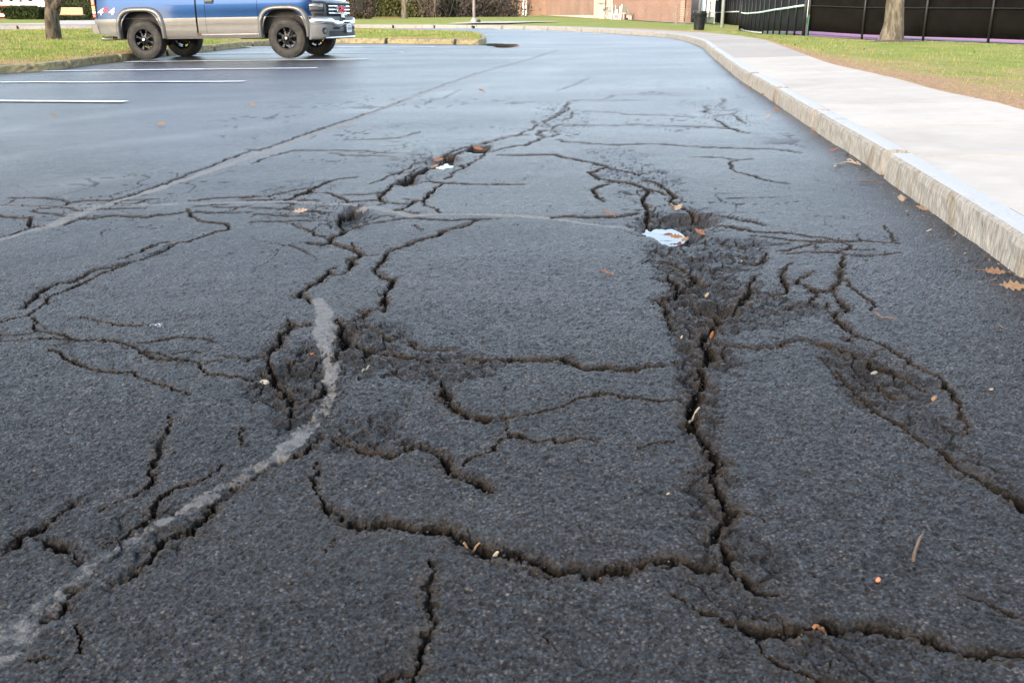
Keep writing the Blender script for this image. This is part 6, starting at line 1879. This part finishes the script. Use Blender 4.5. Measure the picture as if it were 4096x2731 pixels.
# ================================================================== LEAVES AND LITTER ON THE PAVEMENT
def oakleaf(s, rnd, curl):
    """lobed leaf with a stalk, about s long, curled"""
    half = [(0, .0), (.06, .10), (.02, .16), (.22, .24), (.10, .34), (.30, .48), (.13, .56), (.27, .70), (.10, .78), (.12, .90), (0, 1.0)]
    vs = []; fs = []
    n_ = len(half)
    for sx in (-1, 0, 1):
        for (x, y) in half:
            X = sx*x*s; Y = (y-.45)*s
            z = .45*curl*s*(.55*(X/s)**2*4+.35*(Y/s)**2*2)+rnd.uniform(-.01, .01)*s
            vs.append((X, Y, z))
    for i in range(n_-1):
        fs.append((i, n_+i, n_+i+1, i+1)); fs.append((n_+i, 2*n_+i, 2*n_+i+1, n_+i+1))
    mb = MB(); mb.add(vs, fs)
    st = MB(); st.tube([(0, -.44*s, 0), (.02*s, -.62*s, .02*s), (.06*s, -.75*s, .05*s)], s*.012, 5)
    return mb, st
LM = {'tan': simple('tan_dry_leaf', (.26,.16,.085), .7, var=.25, scale=40), 'orange': simple('orange_dry_leaf', (.26,.10,.035), .65, var=.3, scale=40),
      'brown': simple('brown_dry_leaf', (.22,.12,.06), .75, var=.3, scale=40), 'pale': simple('pale_dry_leaf', (.36,.26,.17), .7, var=.2, scale=40),
      'red': simple('red_dry_leaf', (.14,.035,.035), .65, var=.3, scale=40)}
LEAVES = [
 (1196,852,.105,'pale',.9,'pale curled oak leaf by the crack filler strip, left of the small deep hole'),
 (3605,806,.10,'pale',.4,'pale pink oak leaf below the granite kerb, beside a smaller lobed leaf'),
 (3692,845,.085,'tan',.6,'small lobed tan leaf next to the pale pink leaf at the kerb foot'),
 (3965,1105,.11,'brown',.8,'folded brown leaf near the kerb foot where chips gather'),
 (4040,1168,.12,'tan',.35,'broad flat tan leaf near the folded brown leaf'),
 (3325,610,.08,'orange',.6,'dark orange leaf under the kerb, up the lot from the forked twig'),
 (3252,525,.07,'tan',.6,'tan leaf touching the kerb face'),
 (3103,447,.10,'orange',.5,'orange brown leaf lying by a kerb stone joint'),
 (3070,472,.07,'pale',.3,'pale flat leaf a little out from the kerb joint'),
 (3000,353,.07,'orange',.5,'small orange leaf against the kerb before it curves'),
 (3048,384,.08,'brown',.5,'brown leaf at the kerb, above the orange brown one'),
 (2960,337,.08,'brown',.5,'brown leaf at the kerb where the sidewalk darkens'),
 (1009,426,.12,'tan',.6,'tan leaf lying alone beyond the long filler strip'),
 (643,503,.12,'tan',.6,'tan leaf lying on the lot left of the long filler strip'),
 (218,470,.13,'tan',.5,'tan leaf lying beside the clear stall line'),
 (1927,369,.12,'orange',.6,'orange leaf lying mid lot past the end of the cracks'),
 (2700,925,.085,'orange',.5,'orange leaf floating in the pothole water'),
 (2742,935,.075,'tan',.7,'tan leaf at the wet edge of the pothole water'),
 (2805,930,.085,'orange',.9,'curled orange leaf resting beyond the pothole water'),
 (2670,915,.06,'red',.4,'dark red leaf lying in the pothole water'),
 (2718,962,.055,'red',.4,'crimson leaf on the near rim of the pothole'),
 (2715,835,.085,'pale',.3,'pale leaf on the crumbled rim above the pothole'),
 (1757,632,.10,'orange',.9,'orange leaf stuck in the trench beside the bright water'),
 (1740,657,.10,'tan',.9,'tan leaf curled at the end of the bright trench water'),
 (1915,588,.11,'orange',.7,'orange leaf lying in the hole at the trench end'),
 (2065,193,.22,'orange',.6,'leaf lying in the dark puddle by the island kerb'),
]
for i, (px, py, s, c, curl, lab) in enumerate(LEAVES):
    rnd = random.Random(100+i)
    p = on_road(px, py, .006)
    if py in (925, 935, 915): p.z = float(G(p.x, p.y))-.034
    if py == 193: p.z = float(G(p.x, p.y))+.014
    root = empty('fallen_leaf', p, rnd.uniform(0, 6.28), lab, 'leaf', 'fallen leaves on the asphalt')
    root.rotation_euler = (Matrix.Rotation(rnd.uniform(.25, .6), 3, 'X') @ Matrix.Rotation(rnd.uniform(0, 6.28), 3, 'Z')).to_euler()
    root.location.z += s*.10
    s *= .85
    mb, st = oakleaf(s, rnd, curl)
    mb.build('blade', LM[c], root, smooth=True); st.build('stalk', LM['brown'], root)
# twigs
MAT_STICK = simple('brown_stick', (.17,.105,.06), .8, var=.3, scale=30)
MAT_STRAW = simple('pale_straw', (.34,.28,.19), .7, var=.15, scale=30)
def stick(pts, r, mat, label, name='twig', group='twigs on the asphalt'):
    P = [on_road(x, y, r+.004) for x, y in pts]
    P = resample(catmull(P, 4), n=9)
    for k, q in enumerate(P): q.z += r*math.sin(k*1.3)+.003
    mb = MB(); mb.tube(P, [r*(1-.3*k/8) for k in range(9)], 6)
    tag(mb.build(name, mat), label, 'twig', group)
stick([(3337,676),(3360,664),(3390,660),(3432,664)], .006, MAT_STRAW, 'forked pale twig lying at the kerb foot')
stick([(3390,650),(3410,655),(3440,668)], .007, LM['pale'], 'short pale stick crossing the forked twig at the kerb')
stick([(3440,735),(3475,731),(3510,729)], .004, MAT_STICK, 'thin dark twig lying just out from the kerb')
stick([(3495,1263),(3530,1280),(3585,1290)], .003, MAT_STICK, 'thin brown twig on the smooth asphalt right of the branching cracks')
stick([(2757,1670),(2770,1650),(2797,1638)], .0035, MAT_STRAW, 'pale curved stem standing beside the wide upright crack')
stick([(1855,2190),(1885,2185),(1920,2178)], .003, LM['tan'], 'tan needle lying over the curved crack, left of the cream petal')
stick([(3650,2260),(3662,2205),(3690,2150)], .0035, MAT_STICK, 'reddish thin stalk on the near asphalt, above the orange berry')
stick([(3250,2530),(3275,2520),(3300,2508)], .0035, LM['orange'], 'rust coloured needle beside the lowest wide crack')
stick([(1450,1492),(1465,1480),(1481,1464)], .003, MAT_STRAW, 'thin straw right of the filler strip bulge')
stick([(2410,857),(2440,860),(2462,866)], .004, LM['orange'], 'orange needle before the crumbled crack edge')
stick([(2405,1094),(2430,1098),(2455,1108)], .003, LM['orange'], 'fine rust needle on the smooth slab between the cracks')
stick([(2680,815),(2690,822),(2705,835)], .004, LM['tan'], 'leaf stalk on the pale rim leaf above the pothole', 'twig')
# small bits
def bit(px, py, dims, mat, label, name, cat, rot=(0, 0, 0), group=None, up=0.0):
    dims = tuple(.62*d for d in dims); up *= .62
    p = on_road(px, py, dims[2]*.4+up)
    bm = bmesh.new(); bmesh.ops.create_icosphere(bm, subdivisions=2, radius=.5)
    rnd = random.Random(int(px*7+py))
    for v in bm.verts:
        v.co = Vector((v.co.x*dims[0], v.co.y*dims[1], v.co.z*dims[2]))*(1+rnd.uniform(-.12, .12))
        v.co.z += .12*dims[0]*math.sin(v.co.x/dims[0]*3)
    me = bpy.data.meshes.new(name); bm.to_mesh(me); bm.free()
    me.polygons.foreach_set('use_smooth', [True]*len(me.polygons)); me.materials.append(mat)
    o = bpy.data.objects.new(name, me); COL.objects.link(o); o.location = p; o.rotation_euler = rot
    return tag(o, label, cat, group)
MAT_CREAM = simple('cream_petal', (.42,.34,.235), .6, var=.1, scale=60)
MAT_BERRY = simple('orange_berry', (.75,.22,.10), .4, var=.1, scale=60)
MAT_SEED = simple('yellow_seed', (.62,.40,.07), .5, var=.15, scale=60)
MAT_PEB = simple('pale_pebble', (.24,.225,.20), .8, var=.2, scale=60)
bit(1983, 2212, (.016,.008,.034), MAT_CREAM, 'upright cream petal lodged in the curved crack', 'petal', 'petal', (.3, .4, .2), up=.008)
bit(3511, 2330, (.016,.016,.016), MAT_BERRY, 'orange berry on the near asphalt', 'berry', 'berry')
bit(3232, 2693, (.022,.016,.015), MAT_SEED, 'yellow seed by the lowest crack', 'seed', 'seed')
bit(2848, 1333, (.020,.012,.055), LM['orange'], 'upright orange leaf scrap wedged in the crack below the crescent break', 'leaf_scrap', 'leaf', (.2, .1, 0), up=.015)
bit(2828, 1177, (.022,.014,.035), LM['pale'], 'pale leaf scrap standing on the broken tongue of asphalt', 'leaf_scrap', 'leaf', (.2, .3, 0), up=.01)
bit(2726, 1361, (.012,.010,.022), LM['pale'], 'pale scrap left of the wide upright crack', 'leaf_scrap', 'leaf', (0, .3, 0), up=.006)
bit(2967, 1037, (.018,.010,.012), MAT_CREAM, 'cream husk below the right hand cracks of the pothole', 'husk', 'husk', (0, .2, .9))
bit(1250, 1418, (.022,.012,.014), LM['orange'], 'orange scrap tucked left of the filler strip bulge', 'leaf_scrap', 'leaf', (0, .2, .6))
bit(3716, 923, (.055,.014,.006), MAT_CREAM, 'white paper sliver on the asphalt by the kerb side crack', 'paper_scrap', 'paper', (0, 0, .15))
bit(3500, 1470, (.034,.020,.020), MAT_PEB, 'pale stone chip in the hollow of the right hand cracks', 'pebble', 'pebble')
bit(3735, 1605, (.026,.016,.030), LM['tan'], 'tan scrap in the lower right hand crack band', 'leaf_scrap', 'leaf', (0, .5, .3), up=.008)
bit(3965, 1560, (.026,.018,.008), LM['pale'], 'pale scrap on the smooth asphalt right of the crack band', 'leaf_scrap', 'leaf', (0, .2, .7))
bit(2201, 825, (.030,.024,.018), MAT_PEB, 'pale pebble before the crack filler strip', 'pebble', 'pebble')
bit(2352, 808, (.034,.014,.008), LM['tan'], 'tan chip right of the pebble by the filler strip', 'chip', 'chip')
bit(2672, 1983, (.016,.007,.007), MAT_CREAM, 'cream grain left of the wide upright crack', 'husk', 'husk', (0, 0, .3))
# acorn cap ring
p = on_road(1054, 1515, .006); bm = bmesh.new()
mb = MB(); mb.lathe([(.005, .004), (.007, .0085), (.0115, .0095), (.0155, .006), (.0150, 0), (.009, -.002), (.005, .004)], 20); o = mb.build('acorn_cap', MAT_CREAM, smooth=True); o.location = p
tag(o, 'pale ring shaped acorn cap at the end of a side crack', 'acorn cap')
# white scuffs on the asphalt
def scuff(px, py, sx, sy, label, seed):
    rnd = random.Random(seed); c = ground(px, py)
    mb = MB(); 
    P = []
    for i in range(9):
        t = -1+2*i/8; w_ = sy*(1-abs(t)**1.6)*rnd.uniform(.5, 1.2)+.001
        x = c.x+sx*t; yy = c.y+sy*.9*math.sin(t*2.2+seed)
        P.append([Vector((x, yy-w_, asphalt_z(x, yy-w_)+.004)), Vector((x, yy+w_, asphalt_z(x, yy+w_)+.004))])
    mb.grid(P); tag(mb.build('chalk_scuff', MAT_SCUFF), label, 'mark', kind='structure')
m, n, l, b = newmat('chalk_scuff')
tc = N(n, 'ShaderNodeTexCoord'); nz = N(n, 'ShaderNodeTexNoise', inp={'Scale': 120.0, 'Detail': 4.0}); l.new(tc.outputs['Object'], nz.inputs['Vector'])
rr = ramp(n, [(.50, 0.0), (.60, 1.0)]); l.new(nz.outputs[0], rr.inputs[0]); l.new(rr.outputs[0], b.inputs['Alpha']); b.inputs['Base Color'].default_value = (.55, .56, .58, 1); b.inputs['Roughness'].default_value = .9
MAT_SCUFF = m
scuff(625, 1302, .032, .020, 'chalky white scuff left of the filler strip bulge', 2)
# leaf chips and grit gathered along the kerb foot, and on the lawn edge by the fence
def scatter(name, label, pts, s0, s1, mat, seed, parent=None):
    rnd = random.Random(seed); mb = MB()
    for p in pts:
        s = rnd.uniform(s0, s1); a = rnd.uniform(0, 6.28); t = Vector((math.cos(a), math.sin(a), rnd.uniform(-.3, .5))); t.normalize()
        c = Vector((-math.sin(a), math.cos(a), rnd.uniform(-.3, .3)))
        mb.add([p-t*s*.5, p+c*s*.22, p+t*s*.5+Vector((0, 0, s*.15)), p-c*s*.22], [(0, 1, 2, 3)])
    o = mb.build(name, mat); return tag(o, label, 'leaf litter', kind='stuff')
rnd = random.Random(77); pts = []
for _ in range(420):
    d_ = rnd.uniform(0, 1)**1.5*24+.8; q, nn = kpoint(d_)
    off = abs(rnd.gauss(0, .12))+.015; q = q-nn*off
    pts.append(Vector((q.x, q.y, asphalt_z(q.x, q.y)+.006)))
scatter('leaf_chips', 'leaf chips and bits gathered along the foot of the granite kerb', pts[:240], .012, .035, LM['tan'], 1)
scatter('leaf_chips', 'straw coloured crumbs strewn along the foot of the granite kerb', pts[240:], .008, .022, MAT_STRAW, 2)
pts = []
for _ in range(900):
    t = rnd.uniform(.35, 1); q = fR[int(t*59)]
    q = q+Vector((rnd.gauss(0, .4), -abs(rnd.gauss(0, .9))-.1, 0)); pts.append(Vector((q.x, q.y, q.z+.05+.02*rnd.random())))
scatter('leaf_litter', 'drift of brown leaves along the foot of the windscreen fence', pts, .08, .15, LM['tan'], 3)
pts = []
for _ in range(160):
    i, j = rnd.randrange(5, 150), rnd.randrange(2, 20)
    pts.append(Vector((RL[0][i, j]+rnd.gauss(0, .3), RL[1][i, j]+rnd.gauss(0, .3), RL[2][i, j]+.04)))
scatter('leaf_litter', 'scattered dead leaves on the lawn beside the sidewalk', pts, .06, .12, LM['brown'], 4)
pts = []
for _ in range(700):
    px_ = rnd.uniform(1480, 2060); D_2 = 93+(px_-1500)*.028+rnd.gauss(0, .5)-2.2
    q = far(px_, D_2, .05); pts.append(q)
scatter('leaf_litter', 'rusty fallen leaves along the foot of the hedges and thicket', pts, .12, .26, LM['orange'], 5)

# crumbs of broken asphalt and grit in and beside the cracks
def crumbs(name, label, pts, s0, s1, mat, seed):
    rnd = np.random.default_rng(seed); n_ = len(pts)
    base_ = np.array([(1,0,-.3),(-.4,.9,-.3),(-.5,-.8,-.3),(.2,.1,.9),(.6,.7,.3),(-.9,0,.2),(.4,-.7,.4)])
    F = np.array([(0,4,6),(4,3,6),(1,3,4),(1,5,3),(5,6,3),(5,2,6),(2,0,6),(0,1,4),(1,2,5),(0,2,1)])
    S = rnd.uniform(s0, s1, (n_, 1, 1))*rnd.uniform(.6, 1.3, (n_, 1, 3)); A = rnd.uniform(0, 6.28, n_)
    V = base_[None]*S*rnd.uniform(.8, 1.2, (n_, 7, 1)); c_, s_ = np.cos(A)[:, None], np.sin(A)[:, None]
    X = V[..., 0]*c_-V[..., 1]*s_; Y = V[..., 0]*s_+V[..., 1]*c_
    P = np.array(pts); co = np.stack([X+P[:, :1], Y+P[:, 1:2], V[..., 2]+P[:, 2:3]], -1).reshape(-1, 3).astype(np.float32)
    f = (F[None]+7*np.arange(n_)[:, None, None]).reshape(-1, 3).astype(np.int32)
    me = bpy.data.meshes.new(name); me.vertices.add(len(co)); me.vertices.foreach_set('co', co.ravel())
    me.loops.add(f.size); me.loops.foreach_set('vertex_index', f.ravel()); me.polygons.add(len(f))
    me.polygons.foreach_set('loop_start', np.arange(0, f.size, 3, dtype=np.int32)); me.polygons.foreach_set('loop_total', np.full(len(f), 3, np.int32))
    me.update(calc_edges=True); me.materials.append(mat)
    o = bpy.data.objects.new(name, me); COL.objects.link(o); return tag(o, label, 'grit', kind='stuff')
def surf_z(x, y):
    r = min(NR-2, max(0, np.searchsorted(ys, y)-1)); c = min(NC-2, max(0, np.searchsorted(us, x/max(y, 1.1))-1))
    return float(max(Z[r, c], Z[r+1, c], Z[r, c+1], Z[r+1, c+1])*.5+.5*Z[r, c])
rnd = random.Random(501); pts = []; pts2 = []
for P, ww in CRACKP:
    for (a, c_), wv in zip(zip(P, P[1:]), ww):
        ym = (a[1]+c_[1])/2
        if ym > 6.5: continue
        L_2 = math.hypot(c_[0]-a[0], c_[1]-a[1]); nn_ = int(L_2*(190 if wv > .007 else 70)/(1+ym*.25)+rnd.random())
        for _ in range(nn_):
            t = rnd.random(); off = rnd.gauss(0, wv*1.5+.006)
            x = a[0]+(c_[0]-a[0])*t-off*(c_[1]-a[1])/(L_2+1e-9); y = a[1]+(c_[1]-a[1])*t+off*(c_[0]-a[0])/(L_2+1e-9)
            (pts2 if rnd.random() < .12 else pts).append((x, y, surf_z(x, y)+.0005))
MAT_CRUMB = simple('asphalt_crumbs', (.028,.026,.024), .85, var=.5, scale=150)
MAT_GRIT = simple('sandy_grit', (.11,.085,.055), .85, var=.4, scale=150)
crumbs('asphalt_crumbs', 'black crumbs of broken asphalt lying in the cracks', pts, .0022, .0062, MAT_CRUMB, 1)
for _ in range(700):
    y = 1.3+4.5*rnd.random()**1.5; x = rnd.uniform(-.6, .6)*y
    if x < 2: pts2.append((x, y, surf_z(x, y)+.0005))
crumbs('sandy_grit', 'pale sandy grit scattered over the cracked asphalt', pts2, .0012, .0030, MAT_GRIT, 2)
print('crumbs', len(pts), len(pts2))
SC.cycles.max_bounces = 6
